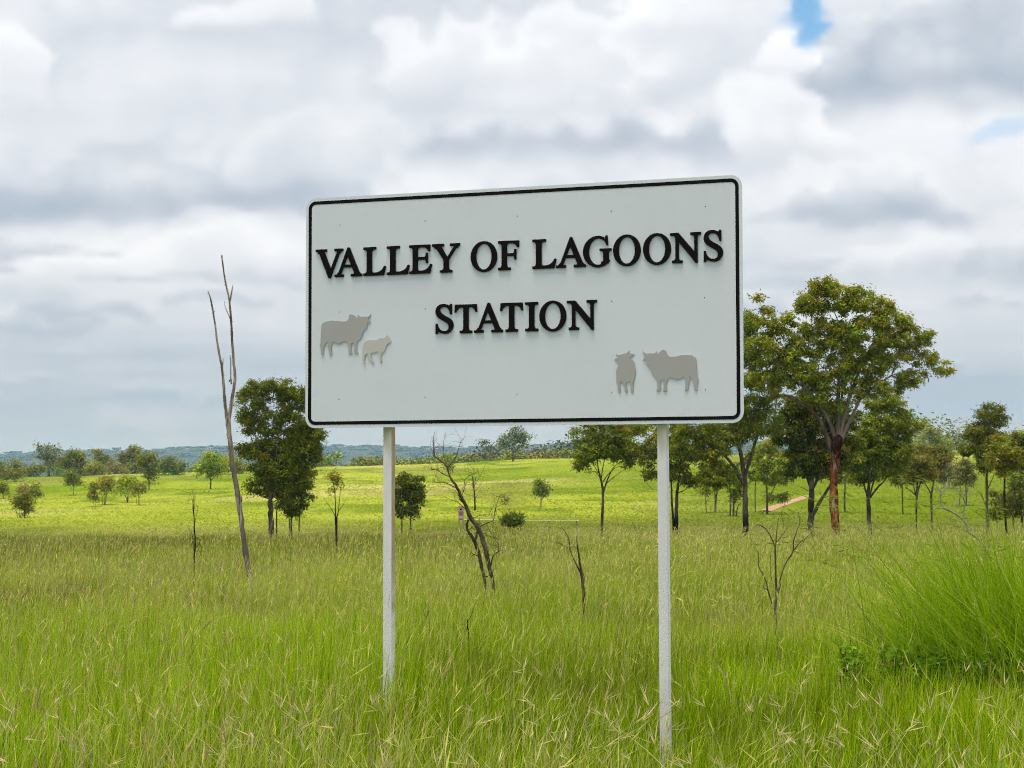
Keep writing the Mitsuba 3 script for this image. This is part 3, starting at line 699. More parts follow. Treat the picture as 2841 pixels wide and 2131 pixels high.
tree('eucalypt_tree', 'twin-stemmed burnt-based tree just right of the right sign post', 'tree', D0 + 2,
     [z([(1400, 1345, 50), (1400, 1200, 46), (1405, 1040, 40), (1415, 900, 32), (1440, 760, 22), (1450, 600, 14)]), z([(1365, 1345, 30), (1355, 1200, 28), (1345, 1050, 24), (1340, 880, 20), (1330, 700, 14)]),
      z([(1425, 960, 16), (1500, 930, 11), (1560, 870, 7)]), z([(1440, 880, 16), (1500, 760, 12), (1560, 620, 9), (1660, 520, 5)]), z([(1120, 930, 8), (1050, 860, 6), (1010, 830, 4)])],
     z([(1050, 520, 110, 150), (1060, 720, 80, 80), (1180, 380, 120, 130), (1400, 600, 150, 110), (1380, 400, 160, 130), (1530, 760, 110, 70), (1540, 480, 120, 110), (900, 140, 100, 70), (1130, 200, 120, 90), (1600, 830, 70, 60), (1300, 760, 110, 90)]),
     (0.105, 0.125, 0.020), 32, mat='bark_burnt', dens=0.85)
tree('thin_tree', 'rusty-stemmed small tree in a V behind the right sign post', 'tree', 102,
     [z([(1880, 1205, 28), (1882, 1100, 26), (1880, 1030, 22), (1860, 900, 18), (1835, 720, 12)]), z([(1885, 1050, 20), (1905, 920, 17), (1925, 780, 12), (1935, 690, 8)])],
     z([(1800, 640, 110, 90), (1930, 620, 110, 90), (1740, 740, 80, 80), (1860, 500, 120, 90), (2000, 720, 70, 60)]), MID, 33, mat='bark_pale', dens=0.9)
tree('thin_tree', 'slim crooked sapling left of the rusty-stemmed small tree', 'tree', 101,
     [z([(1772, 1215, 9), (1760, 1080, 10), (1762, 920, 8)]), z([(1765, 1090, 6), (1800, 1000, 4)])], z([(1765, 850, 65, 70), (1740, 930, 50, 40), (1800, 930, 45, 40)]), MID, 34, dens=0.9)
tree('thin_tree', 'shadowed clump of stems left of the tall dark-trunked tree', 'tree', 97,
     [z([(2062, 1250, 20), (2065, 1100, 20), (2062, 950, 17), (2050, 820, 10)]), z([(2100, 1235, 24), (2105, 1100, 22), (2110, 980, 15)]), z([(2135, 1240, 20), (2160, 1120, 12), (2195, 1080, 7)])],
     z([(2060, 790, 110, 90), (2130, 880, 90, 110), (1990, 850, 60, 60), (2100, 680, 100, 80), (2130, 1020, 60, 60)]), DARK, 35, dens=0.9)
z = zoomed(1030, 1140, 2.766)
tree('bushy_tree', 'compact dark bush-like tree just right of the left sign post', 'tree', 88,
     [z([(302, 812, 12), (290, 740, 12), (285, 660, 8)]), z([(235, 815, 9), (240, 760, 8), (230, 700, 5)])],
     z([(270, 550, 85, 65), (350, 560, 55, 70), (225, 640, 50, 70), (310, 640, 80, 70), (345, 700, 45, 50), (215, 740, 40, 55), (250, 780, 60, 35), (320, 770, 45, 35)]), (0.070, 0.092, 0.014), 36, dens=1.15)
tree('sapling_tree', 'small upright sapling with pale lower stem on the open slope under the sign', 'tree', 112,
     [z([(1302, 762, 9), (1303, 700, 9), (1305, 640, 6)]), z([(1304, 700, 5), (1330, 650, 3)])], z([(1295, 560, 32, 36), (1330, 575, 28, 34), (1310, 620, 44, 40), (1280, 600, 22, 30)]), (0.10, 0.14, 0.03), 37, mat='bark_grey', dens=1.1)
tree('sapling_tree', 'tiny faded sapling left of the upright sapling under the sign', 'tree', 118,
     [z([(1026, 722, 5), (1026, 690, 4)])], z([(1022, 660, 22, 20), (1035, 685, 18, 18)]), BROWNISH, 38, dens=0.9)
tree('leafy_bush', 'low dark green bush in the grass beside the white rail', 'bush', 80,
     [z([(1085, 880, 6), (1085, 840, 4)])], z([(1085, 830, 70, 38), (1050, 850, 50, 28), (1120, 845, 50, 30), (1085, 860, 75, 22)]), (0.070, 0.105, 0.014), 39, dens=1.1, limbs=False, droop=-0.5, aspect=4.5, leaf_px=5)
z = zoomed(1080, 1180, 4.608)
tree('lone_tree', 'lone gum tree on the skyline crest below the sign', 'tree', 318,
     [z([(1583, 492, 22), (1580, 400, 22), (1580, 320, 20), (1590, 240, 14), (1625, 170, 8)]), z([(1590, 355, 14), (1640, 310, 11), (1700, 250, 7), (1720, 200, 4)]), z([(1580, 320, 14), (1550, 270, 9), (1500, 230, 6)]), z([(1610, 350, 8), (1650, 330, 5), (1675, 325, 3)])],
     z([(1625, 50, 55, 38), (1600, 80, 50, 40), (1585, 150, 45, 40), (1690, 140, 55, 55), (1730, 150, 40, 50), (1480, 170, 60, 40), (1450, 215, 55, 40), (1520, 240, 60, 45), (1650, 200, 60, 45), (1700, 235, 50, 40)]), BLUE, 40, dens=0.85)
tree('far_tree', 'spindly treetop left of the lone gum, standing up out of the grey wood', 'tree', 420,
     [z([(1250, 400, 7), (1235, 300, 6), (1215, 220, 4)])], z([(1205, 205, 38, 26), (1165, 210, 24, 18), (1260, 215, 24, 28), (1270, 300, 50, 50)]), BLUE, 41, dens=0.85)
tree('sapling_tree', 'small green sapling on the slope behind the leaning dead tree', 'tree', 290,
     [z([(785, 620, 6), (782, 560, 5)])], z([(745, 420, 34, 36), (775, 490, 42, 40), (785, 540, 32, 35)]), MID, 42, dens=1.0)

# ------------------------------------------------------------------ the big dark tree left of the sign
z = zoomed(640, 1030, 3.6875)
tr0 = [z([(410, 1535, 56), (408, 1400, 54), (405, 1290, 50), (415, 1180, 40), (425, 1060, 26), (430, 900, 18), (430, 700, 12), (440, 480, 7)])]
for i_, (xa, xb, yb) in enumerate(((390, 130, 480), (395, 190, 420), (400, 260, 340), (410, 330, 300), (420, 520, 300), (425, 600, 300), (430, 680, 380), (435, 760, 480), (420, 470, 350), (415, 380, 420), (430, 820, 640), (400, 230, 620))):
    tr0.append(z([(xa, 1230 - 6 * i_, 20), (xa * 0.75 + xb * 0.25, 1020, 14), (xa * 0.4 + xb * 0.6, 740, 9), (xb, yb, 5)]))
tr0 += [z([(400, 1310, 14), (340, 1290, 9), (270, 1260, 6), (225, 1230, 4)]), z([(470, 1530, 14), (480, 1400, 14), (560, 1330, 10), (640, 1290, 6)])]
tree('dark_tree', 'big dense dark tree between the tall dead trunk and the sign', 'tree', 72, tr0,
     z([(360, 170, 120, 80), (520, 160, 110, 80), (600, 220, 90, 80), (150, 210, 70, 70), (110, 310, 50, 60), (230, 170, 60, 60), (150, 430, 80, 80), (170, 520, 70, 50), (300, 300, 90, 80), (690, 230, 80, 90), (730, 330, 70, 90), (860, 640, 100, 60), (880, 690, 85, 70), (760, 560, 110, 80), (690, 690, 120, 90),
        (560, 680, 100, 70), (190, 620, 70, 60), (150, 800, 80, 80), (240, 850, 90, 70), (380, 860, 150, 110), (560, 870, 150, 120), (760, 830, 120, 90), (880, 860, 70, 60), (430, 1000, 150, 110), (640, 1030, 130, 110), (770, 1000, 90, 90), (380, 1110, 110, 80), (560, 1150, 100, 80), (220, 1120, 45, 35), (205, 1190, 42, 35), (240, 1230, 40, 25),
        (540, 280, 60, 40), (330, 560, 60, 40), (480, 620, 70, 40), (440, 760, 90, 60), (300, 740, 70, 60), (300, 430, 120, 100, .5), (470, 430, 120, 110, .45), (620, 430, 120, 120, .8), (400, 590, 130, 80, .35), (560, 560, 110, 90, .5), (690, 560, 110, 100, .9), (240, 540, 90, 90, .7), (800, 760, 110, 90, .9), (300, 980, 110, 80, .8), (520, 1040, 140, 110, .9), (640, 800, 130, 110, .9), (460, 1210, 80, 60, .6), (700, 1130, 110, 80, .8), (330, 1200, 80, 70, .7), (520, 1250, 90, 70, .7), (410, 1240, 60, 50, .5), (600, 1330, 60, 50, .5)]),
     (0.084, 0.114, 0.012), 51, dens=1.05, twigs=3, limb_w=0.3, mat='bark_brown')
tree('bushy_tree', 'scrubby smaller tree growing against the right side of the big dark tree', 'tree', 73,
     [z([(700, 1535, 14), (705, 1440, 12), (710, 1340, 8)]), z([(620, 1530, 20), (625, 1420, 18), (640, 1330, 10)]), z([(600, 1490, 10), (590, 1400, 8)])],
     z([(720, 1290, 60, 50), (640, 1240, 80, 70), (780, 1150, 65, 70), (800, 1070, 60, 60), (700, 1180, 80, 60), (830, 1290, 34, 28), (795, 1255, 18, 18), (720, 1360, 50, 32), (620, 1330, 60, 50), (580, 1280, 70, 60, .6), (650, 1400, 60, 50, .6), (560, 1390, 60, 50, .5), (640, 1440, 60, 55, .6), (700, 1430, 50, 55, .7), (760, 1390, 40, 45, .5), (500, 1360, 50, 60, .5), (590, 1460, 40, 40, .5)]), (0.080, 0.108, 0.012), 52, dens=0.95)
tree('dying_sapling', 'thin dying sapling with a small grey-green tuft, left of the left sign post', 'tree', 46,
     [z([(1082, 1650, 22), (1075, 1560, 22), (1072, 1440, 12), (1070, 1320, 9), (1060, 1200, 7), (1030, 1080, 4)]), z([(1085, 1560, 16), (1100, 1440, 9), (1115, 1300, 7), (1130, 1180, 4)]), z([(1070, 1480, 8), (1010, 1380, 5), (950, 1300, 3)]), z([(1100, 1440, 6), (1160, 1350, 4), (1180, 1320, 3)]), z([(1125, 1220, 5), (1165, 1170, 3)])],
     z([(1060, 1100, 55, 55), (1040, 1060, 40, 35), (1090, 1140, 40, 45), (1035, 1210, 18, 40)]), BROWNISH, 53, mat='bark_char', dens=0.55, limbs=False)

# ------------------------------------------------------------------ trees of the left paddock
z = zoomed(0, 1200, 5.53)
tree('field_tree', 'tall open grey gum above the left tree belt', 'tree', 360, [z([(750, 665, 34), (745, 600, 34), (735, 540, 26), (710, 460, 16), (660, 380, 10), (640, 310, 6)]), z([(745, 580, 20), (790, 480, 14), (820, 390, 9), (840, 300, 5)]), z([(720, 490, 10), (730, 380, 8), (720, 280, 5)])],
     z([(620, 235, 45, 38), (700, 235, 50, 40), (760, 250, 45, 40), (840, 250, 55, 45), (600, 290, 30, 35), (640, 340, 60, 55), (720, 330, 60, 45), (820, 350, 70, 60), (870, 410, 55, 60), (760, 440, 80, 60), (590, 190, 25, 14), (850, 520, 80, 60)]), (0.10, 0.12, 0.06), 61, dens=0.7, group=None)
tree('field_tree', 'broad rounded olive tree in the left tree belt', 'tree', 350, [z([(1025, 645, 22), (1020, 580, 22), (1050, 480, 14)]), z([(1275, 690, 14), (1275, 610, 12), (1260, 540, 8)])],
     z([(1140, 350, 130, 65), (1040, 410, 110, 75), (1230, 400, 110, 80), (960, 470, 70, 70), (1120, 470, 150, 85), (1290, 490, 90, 75), (1050, 540, 110, 60), (1250, 580, 100, 60)]), (0.115, 0.135, 0.020), 62, dens=1.1)
tree('field_tree', 'domed tree left of the twin highest crowns, over a round green bush', 'tree', 345, [z([(1610, 640, 14), (1600, 560, 12), (1560, 450, 8)])],
     z([(1490, 315, 70, 45), (1550, 390, 85, 70), (1600, 460, 90, 70), (1640, 540, 90, 60)]), (0.115, 0.130, 0.030), 63, dens=1.0)
tree('round_bush', 'round olive bush in the left tree belt', 'bush', 338, [z([(1480, 645, 8), (1480, 580, 6)])], z([(1460, 540, 110, 70), (1520, 580, 90, 60), (1400, 580, 70, 50)]), (0.125, 0.150, 0.020), 64, dens=1.1)
tree('field_tree', 'highest dark tree of the left tree belt', 'tree', 348, [z([(2070, 625, 24), (2060, 520, 22), (2060, 400, 14)]), z([(1840, 625, 10), (1845, 500, 8), (1850, 400, 5)])],
     z([(2060, 240, 110, 50), (2000, 300, 85, 60), (2130, 310, 80, 70), (2000, 410, 120, 80), (2100, 430, 110, 90), (1860, 390, 60, 60), (2040, 540, 120, 80), (1920, 520, 80, 80)]), (0.105, 0.118, 0.026), 65, dens=1.05)
tree('field_tree', 'flat-topped tree second from the left edge in the tree belt', 'tree', 352, [z([(245, 690, 10), (235, 600, 10), (220, 520, 7)])],
     z([(215, 450, 70, 32), (145, 490, 32, 38), (270, 490, 50, 30), (220, 560, 100, 55), (310, 560, 80, 50)]), (0.105, 0.130, 0.025), 66, dens=1.0)
tree('field_tree', 'small umbrella-shaped tree at the foot of the left tree belt', 'tree', 318, [z([(246, 755, 9), (244, 710, 9), (240, 670, 6)])], z([(200, 660, 70, 35), (290, 655, 70, 35), (250, 635, 80, 28)]), (0.10, 0.125, 0.02), 67, dens=1.1)
tree('field_tree', 'small dark tree beside the umbrella-shaped one in the left belt', 'tree', 320, [z([(104, 758, 12), (104, 700, 11), (108, 650, 7)])], z([(110, 620, 60, 45), (140, 670, 45, 35), (75, 655, 35, 35)]), (0.095, 0.115, 0.022), 68, dens=1.1)
tree('field_tree', 'tall green tree cut by the left edge of the photograph', 'tree', 316, [z([(-10, 735, 14), (-8, 620, 12), (0, 520, 8)])], z([(5, 480, 35, 50), (10, 560, 50, 70), (0, 640, 55, 60), (-30, 560, 60, 90)]), (0.10, 0.13, 0.022), 69, dens=1.1)
tree('round_bush', 'hazy green scrub between the flat-topped tree and the grey gum', 'bush', 362, [z([(520, 680, 8), (520, 600, 6)])], z([(450, 590, 80, 70), (510, 520, 40, 45), (560, 600, 70, 60), (620, 540, 50, 60), (400, 600, 60, 60)]), (0.115, 0.135, 0.035), 70, dens=1.0)
tree('round_bush', 'greyish scrub below the highest dark tree of the belt', 'bush', 356, [z([(1760, 640, 8), (1760, 570, 6)])], z([(1720, 530, 70, 60), (1790, 560, 70, 60), (1890, 590, 70, 45)]), (0.12, 0.125, 0.05), 71, dens=1.0)
tree('young_tree', 'young round-headed tree on a bare stem in front of the left belt', 'tree', 205, [z([(1130, 965, 11), (1130, 870, 11), (1128, 780, 9), (1120, 680, 6)])],
     z([(1115, 610, 70, 45), (1090, 680, 60, 55), (1160, 670, 50, 55), (1075, 755, 45, 50), (1140, 750, 55, 50), (1195, 760, 42, 55)]), (0.105, 0.14, 0.024), 72, dens=1.05)
tree('young_tree', 'small tree at the left edge, mid slope, with drooping right side', 'tree', 195, [z([(50, 1018, 8), (50, 940, 8), (45, 860, 5)])], z([(30, 780, 55, 50), (60, 830, 45, 50), (15, 850, 50, 50), (70, 890, 30, 35), (118, 930, 25, 22)]), MID, 73, dens=1.05)
tree('young_tree', 'nearest dark bushy tree of the left paddock, several stems', 'tree', 112, [z([(380, 1312, 20), (378, 1230, 20), (375, 1140, 14), (370, 1050, 8)]), z([(272, 1312, 8), (265, 1240, 8), (245, 1160, 6), (235, 1080, 4)]), z([(298, 1312, 8), (300, 1240, 7), (310, 1160, 5)]), z([(428, 1282, 6), (440, 1210, 5), (450, 1120, 4)])],
     z([(370, 990, 95, 60), (330, 1060, 70, 70), (430, 1050, 75, 75), (350, 1140, 55, 60), (240, 1020, 38, 50), (238, 1100, 30, 50), (485, 1150, 40, 48), (350, 1240, 30, 40), (400, 1180, 40, 50)]), (0.105, 0.120, 0.017), 74, dens=1.05)
tree('young_tree', 'faded grey-brown tree behind the nearest dark bushy tree of the paddock', 'tree', 165, [z([(350, 1020, 6), (350, 950, 6), (350, 880, 4)])], z([(350, 850, 65, 45), (330, 900, 50, 40), (390, 890, 50, 45)]), (0.125, 0.125, 0.05), 75, dens=0.95)
tree('young_tree', 'two-tiered small tree with a thin stem right of the nearest dark bushy tree', 'tree', 158, [z([(547, 1078, 7), (547, 1000, 7), (546, 900, 5)])], z([(545, 815, 36, 42), (545, 900, 50, 45), (580, 920, 50, 38), (510, 940, 55, 50), (455, 900, 45, 40)]), (0.095, 0.120, 0.026), 76, dens=1.05)
tree('young_tree', 'narrow drooping tree left of the first broom-shaped tree', 'tree', 140, [z([(1440, 1142, 7), (1440, 1060, 8), (1445, 950, 6), (1450, 850, 4)]), z([(1462, 1105, 6), (1460, 1040, 5)])], z([(1445, 810, 60, 55), (1480, 870, 50, 55), (1420, 900, 50, 50), (1440, 980, 60, 50), (1490, 1010, 22, 25)]), (0.105, 0.120, 0.022), 77, dens=1.0)
tree('broom_tree', 'brownish broom-shaped tree with fan of pale stems, centre of the left paddock', 'tree', 148, [z([(1605, 1108, 16), (1606, 1060, 14), (1640, 960, 9), (1690, 850, 6)]), z([(1575, 1105, 12), (1575, 1000, 10), (1545, 900, 6), (1530, 800, 4)]), z([(1605, 1070, 9), (1610, 940, 7), (1600, 800, 4)]), z([(1620, 1010, 7), (1640, 880, 5), (1650, 760, 3)])],
     z([(1580, 720, 65, 48), (1660, 730, 65, 50), (1560, 800, 45, 60), (1620, 800, 65, 50), (1700, 800, 45, 60), (1690, 870, 45, 55), (1560, 870, 35, 50)]), (0.122, 0.132, 0.028), 78, mat='bark_pale', dens=0.75)
tree('broom_tree', 'bright green broom-shaped tree with fan of pale stems, right of the brownish one', 'tree', 156, [z([(1955, 1072, 18), (1955, 1030, 16), (1975, 940, 9), (1990, 830, 5)]), z([(1950, 1050, 12), (1915, 950, 8), (1880, 850, 5)]), z([(1955, 1040, 9), (1945, 930, 7), (1935, 820, 4)]), z([(1965, 1040, 8), (2010, 960, 6), (2060, 860, 4)])],
     z([(1930, 700, 75, 48), (2020, 700, 75, 48), (1880, 760, 60, 55), (1970, 770, 80, 50), (2070, 760, 55, 45), (1845, 840, 36, 50), (1870, 900, 30, 40), (1980, 830, 40, 40)]), (0.155, 0.225, 0.022), 79, mat='bark_pale', dens=0.8)
tree('broom_tree', 'olive broom-shaped tree hard against the right side of the bright green one', 'tree', 146, [z([(2130, 1118, 14), (2130, 1030, 13), (2125, 930, 8), (2110, 850, 5)]), z([(2100, 1110, 7), (2095, 1020, 6), (2070, 930, 4)]), z([(2135, 1010, 8), (2170, 930, 6), (2200, 870, 4)])],
     z([(2110, 800, 60, 40), (2080, 870, 50, 50), (2150, 860, 55, 50), (2190, 800, 40, 70), (2190, 890, 30, 30), (2060, 940, 35, 30)]), (0.130, 0.145, 0.026), 80, dens=0.75)
z = zoomed(380, 1200, 5.925)
tree('field_tree', 'grey-green tree with straggly lower crown and straight trunk, left of the tall dead trunk', 'tree', 235, [z([(200, 948, 22), (200, 850, 20), (200, 740, 16), (205, 600, 10)])],
     z([(200, 390, 120, 60), (130, 460, 100, 80), (270, 460, 90, 80), (200, 540, 120, 80), (120, 600, 60, 50), (280, 620, 70, 70), (200, 680, 80, 55), (250, 760, 60, 40)]), (0.105, 0.130, 0.030), 81, dens=0.9)
tree('field_tree', 'dark domed tree in the belt behind the thin dead sapling', 'tree', 345, [z([(560, 690, 14), (555, 600, 12), (550, 520, 8)])], z([(550, 450, 90, 50), (490, 520, 80, 60), (590, 520, 70, 60), (430, 580, 80, 70), (530, 600, 90, 60)]), (0.095, 0.120, 0.024), 82, dens=1.1)
tree('round_bush', 'vivid green bush at the foot of the belt behind the thin dead sapling', 'bush', 330, [z([(600, 690, 8), (600, 650, 6)])], z([(580, 640, 55, 38), (650, 590, 48, 50), (630, 650, 60, 32), (690, 600, 35, 45)]), (0.12, 0.23, 0.018), 83, dens=1.15)
tree('field_tree', 'small dark conical tree right of the vivid green bush', 'tree', 338, [z([(745, 690, 9), (745, 620, 8), (745, 560, 5)])], z([(745, 515, 48, 38), (760, 570, 45, 40), (720, 590, 35, 45)]), (0.080, 0.110, 0.026), 84, dens=1.1)
tree('spreading_tree', 'spreading bright green tree standing alone just left of the tall dead trunk', 'tree', 255, [z([(1213, 932, 22), (1212, 850, 22), (1215, 760, 18), (1220, 640, 12)]), z([(1210, 790, 9), (1150, 720, 6), (1110, 690, 4)]), z([(1220, 780, 9), (1290, 720, 6), (1330, 690, 4)])],
     z([(1210, 400, 130, 55), (1130, 460, 110, 70), (1300, 450, 110, 70), (1040, 560, 80, 70), (1130, 570, 100, 65), (1240, 560, 110, 65), (1360, 560, 95, 75), (1030, 640, 60, 50), (1350, 640, 75, 50), (1200, 680, 90, 35), (1400, 500, 60, 60)]), (0.150, 0.215, 0.024), 85, dens=1.05)
tree('field_tree', 'yellow-green tree in the belt showing on both sides of the tall dead trunk', 'tree', 345, [z([(1500, 690, 12), (1500, 600, 10), (1510, 520, 7)])], z([(1480, 430, 85, 55), (1600, 460, 80, 70), (1500, 540, 90, 70), (1640, 560, 90, 80), (1700, 620, 60, 50)]), (0.135, 0.165, 0.026), 86, dens=1.05)

# far-off grey-green wood on the reverse slope, and the belt's undergrowth: masses nobody could count
rng = np.random.default_rng(77)


def wood(key, label, spots, n_leaf, size, col):
    cen, cc = [], []
    for (x, y, h, r) in spots:
        zb = float(height(x, y))
        k = rng.integers(3, 6)
        tint = rng.uniform(0.7, 1.3) * (1 + rng.normal(0, 0.12, 3))
        for _ in range(k):
            c = np.array([x + rng.normal(0, r * 0.5), y + rng.normal(0, r * 0.5), zb + h * rng.uniform(0.45, 0.9)])
            u = rng.normal(0, 1, (n_leaf, 3)) * [r * 0.42, r * 0.42, h * 0.14]
            cen.append(c + u); cc.append(np.array(col) * tint * rng.uniform(0.7, 1.3, (n_leaf, 1)))
        tk = rng.random() < 0.3
        if tk:
            u = np.stack([np.full(n_leaf // 2, x) + rng.normal(0, size * .3, n_leaf // 2), np.full(n_leaf // 2, y), zb + h * rng.uniform(0.05, 0.6, n_leaf // 2)], -1)
            cen.append(u); cc.append(np.full((n_leaf // 2, 3), 0.16) * [1.0, 0.92, 0.85])
    cen, cc = np.vstack(cen), np.clip(np.vstack(cc), 0.01, 0.5)
    v, f, c = leaves(cen, size, size * 0.5, cc, rng, 0.3)
    part(key, '', (v, f), 'far_leaf', color=c)
    labels[key] = {'kind': 'stuff', 'label': label, 'category': 'wood'}


sp = []
for _ in range(420):
    px = rng.uniform(960, 1720); dpt = rng.uniform(400, 900)
    q = pt(px, 1345, dpt)
    lift = np.interp(px, [960, 1200, 1330, 1450, 1560, 1720], [5.0, 5.0, 7.5, 7.0, 8.5, 9.0]) * (dpt / 560.0) ** 0.9
    sp.append((q[0], q[1], lift * rng.uniform(0.55, 1.05) + 0.02 * (dpt - 400), rng.uniform(2.2, 4.0)))
wood('grey_wood', 'hazy grey-green wood filling the hollow behind the crest under the sign', sp, 48, 0.95, (0.130, 0.130, 0.080))
sp = []
for _ in range(70):
    px = rng.choice([rng.uniform(-150, 420), rng.uniform(420, 1150)]); dpt = rng.uniform(345, 420)
    q = pt(px, 1345, dpt)
    sp.append((q[0], q[1], rng.uniform(1.4, 3.6) * (1.3 if px < 430 else 0.8), rng.uniform(1.4, 2.6)))
for _ in range(60):
    px = rng.uniform(1080, 1600); dpt = rng.uniform(352, 380)
    q = pt(px, 1345, dpt)
    sp.append((q[0], q[1], rng.uniform(1.0, 2.6), rng.uniform(1.5, 2.6)))
for _ in range(70):
    px = rng.uniform(2250, 3000); dpt = rng.uniform(345, 420)
    q = pt(px, 1345, dpt)
    sp.append((q[0], q[1], rng.uniform(3.0, 6.5), rng.uniform(1.6, 3.0)))
wood('scrub_undergrowth', 'low olive scrub along the foot of the far tree belts', sp, 60, 0.60, (0.190, 0.225, 0.045))
sp = []
for _ in range(2100):
    yy = 1900 + 3300 * rng.random() ** 0.75
    xx = rng.uniform(-0.40, 0.40) * yy
    sp.append((xx, yy, rng.uniform(4, 6) * (1.3 if rng.random() < 0.06 else 1), rng.uniform(8, 15)))
ico = trimesh.creation.icosphere(1)
iv, if_ = np.array(ico.vertices), np.array(ico.faces)
hv, hf, hc = [], [], []
for n_, (xx, yy, h_, r_) in enumerate(sp):
    g = 1 + 0.22 * rng.normal(0, 1, (len(iv), 1))
    hv.append(iv * g * [r_, r_, h_ * 0.42] + [xx, yy, float(height(xx, yy)) + h_ * 0.55])
    hf.append(if_ + n_ * len(iv))
    hc.append(np.repeat(np.array([[0.036, 0.052, 0.022]]) * rng.uniform(0.85, 1.15) * (1 + rng.normal(0, 0.06, (1, 3))), len(iv), 0))
scene['hill_forest'] = mikit.ply((np.vstack(hv), np.vstack(hf)), 'far_leaf', smooth=True, color=np.clip(np.vstack(hc), 0.01, 0.3))
labels['hill_forest'] = {'kind': 'stuff', 'label': 'blue-green forest covering the far hills', 'category': 'wood'}

# ------------------------------------------------------------------ dead wood


def dead(name, label, depth, lines, mat, seed, twig_n=0, twig_len=40, cat='dead tree', sink=True, wob=0.12, jig=2.0):
    rng = np.random.default_rng(seed)
    key = thing(name, label, cat)
    m = depth / FPX
    out = []
    for i, ln in enumerate(lines):
        off = rng.normal(0, 1)
        pts = np.array([pt(x, y, depth + (off * jig * m * 8 * (j / max(1, len(ln) - 1)) if i else 0)) for j, (x, y, w) in enumerate(ln)])
        rad = np.array([w * m / 2 for _, _, w in ln])
        if sink and i == 0:
            foot = pts[0].copy(); foot[2] = min(foot[2] - 0.05, float(height(foot[0], foot[1])) - 0.3)
            pts = np.vstack([foot, pts]); rad = np.concatenate([[rad[0] * 1.1], rad])
        p, r = resample(pts, rad, wob=wob, rng=rng)
        if i == 0:
            part(key, 'trunk', tube(p, r, 9), mat, smooth=True)
        else:
            out.append((p, r))
    for p, r in out:
        part(key, 'branch', tube(p, r, 6), mat, smooth=True)
    tw = []
    for _ in range(twig_n):
        p, r = out[rng.integers(len(out))] if out else (p, r)
        k = rng.integers(len(p) // 3, len(p))
        d = rng.normal(0, 1, 3); d[2] = abs(d[2]) * 0.9; d /= np.linalg.norm(d)
        L = twig_len * m * rng.uniform(0.4, 1.2)
        a = p[k]; b = a + d * L * 0.5; c = b + (d + rng.normal(0, 0.4, 3)) * L * 0.5
        w = max(r[k] * 0.35, 0.55 * m)
        pp, r2 = resample([a, b, c], [w, w * 0.7, w * 0.35], wob=0.3, rng=rng)
        tw.append(tube(pp, r2, 3))
        if rng.random() < 0.6:
            e = b + (d * 0.4 + rng.normal(0, 0.7, 3)) * L * 0.4
            tw.append(tube(*resample([b, (b + e) / 2, e], [w * 0.6, w * 0.45, w * 0.25], wob=0.3, rng=rng), 3))
    if tw:
        part(key, 'twigs', merge(tw), mat, kind='stuff')
    return key


z = zoomed(560, 680, 1.66)
dead('dead_snag', 'tall bare grey dead trunk forking into two long prongs, left of the big dark tree', 24.0,
     [z([(225, 1575, 26), (212, 1480, 25), (195, 1380, 25), (182, 1270, 24), (170, 1180, 24), (155, 1090, 23), (140, 1000, 22), (130, 910, 22), (124, 850, 22), (120, 795, 23)]),
      z([(116, 800, 18), (106, 720, 15), (100, 640, 13), (92, 560, 12), (80, 500, 11), (70, 440, 10), (62, 370, 9), (52, 310, 9), (45, 270, 9), (38, 240, 6), (28, 212, 4)]),
      z([(124, 800, 20), (138, 720, 17), (150, 640, 15), (152, 590, 14), (146, 530, 13), (140, 450, 12), (136, 370, 11), (130, 290, 11), (124, 240, 9), (112, 185, 8), (102, 130, 8), (97, 90, 8), (90, 48, 5)]),
      z([(128, 262, 9), (134, 235, 8), (143, 186, 4)]), z([(133, 345, 5), (120, 315, 4), (108, 285, 3), (103, 260, 2)]), z([(97, 585, 6), (96, 555, 5), (99, 522, 3)]), z([(136, 640, 7), (133, 600, 6), (133, 540, 6), (130, 510, 4)]), z([(128, 622, 7), (127, 628, 6)]),
      z([(125, 938, 6), (119, 930, 5), (113, 922, 3)]), z([(181, 1185, 6), (184, 1175, 6), (183, 1160, 6)]), z([(92, 62, 3), (96, 52, 3), (95, 45, 2)]), z([(28, 225, 3), (24, 222, 2)]), z([(54, 310, 4), (60, 302, 3)]), z([(112, 188, 4), (105, 183, 3)])],
     'bark_dead', 91, wob=0.07)
z = zoomed(0, 1160, 3.073)
dead('dead_sapling', 'thin blackened dead sapling left of the tall dead trunk', 26.0,
     [z([(1655, 1215, 11), (1665, 1080, 13), (1658, 960, 12), (1655, 860, 10), (1645, 760, 8), (1648, 680, 5), (1636, 600, 3)]), z([(1668, 1130, 6), (1650, 1060, 5), (1640, 990, 3)]), z([(1660, 1160, 7), (1645, 1080, 5), (1640, 1050, 3)]), z([(1675, 1110, 5), (1705, 1050, 4), (1740, 990, 3)]),
      z([(1655, 780, 5), (1640, 700, 4), (1620, 640, 2)]), z([(1652, 800, 5), (1660, 720, 4), (1662, 640, 2)]), z([(1658, 900, 5), (1680, 810, 4), (1690, 740, 2)]), z([(1700, 1190, 4), (1715, 1130, 3), (1735, 1090, 2)])],
     'bark_char', 92, twig_n=26, twig_len=30)
z = zoomed(1030, 1140, 2.766)
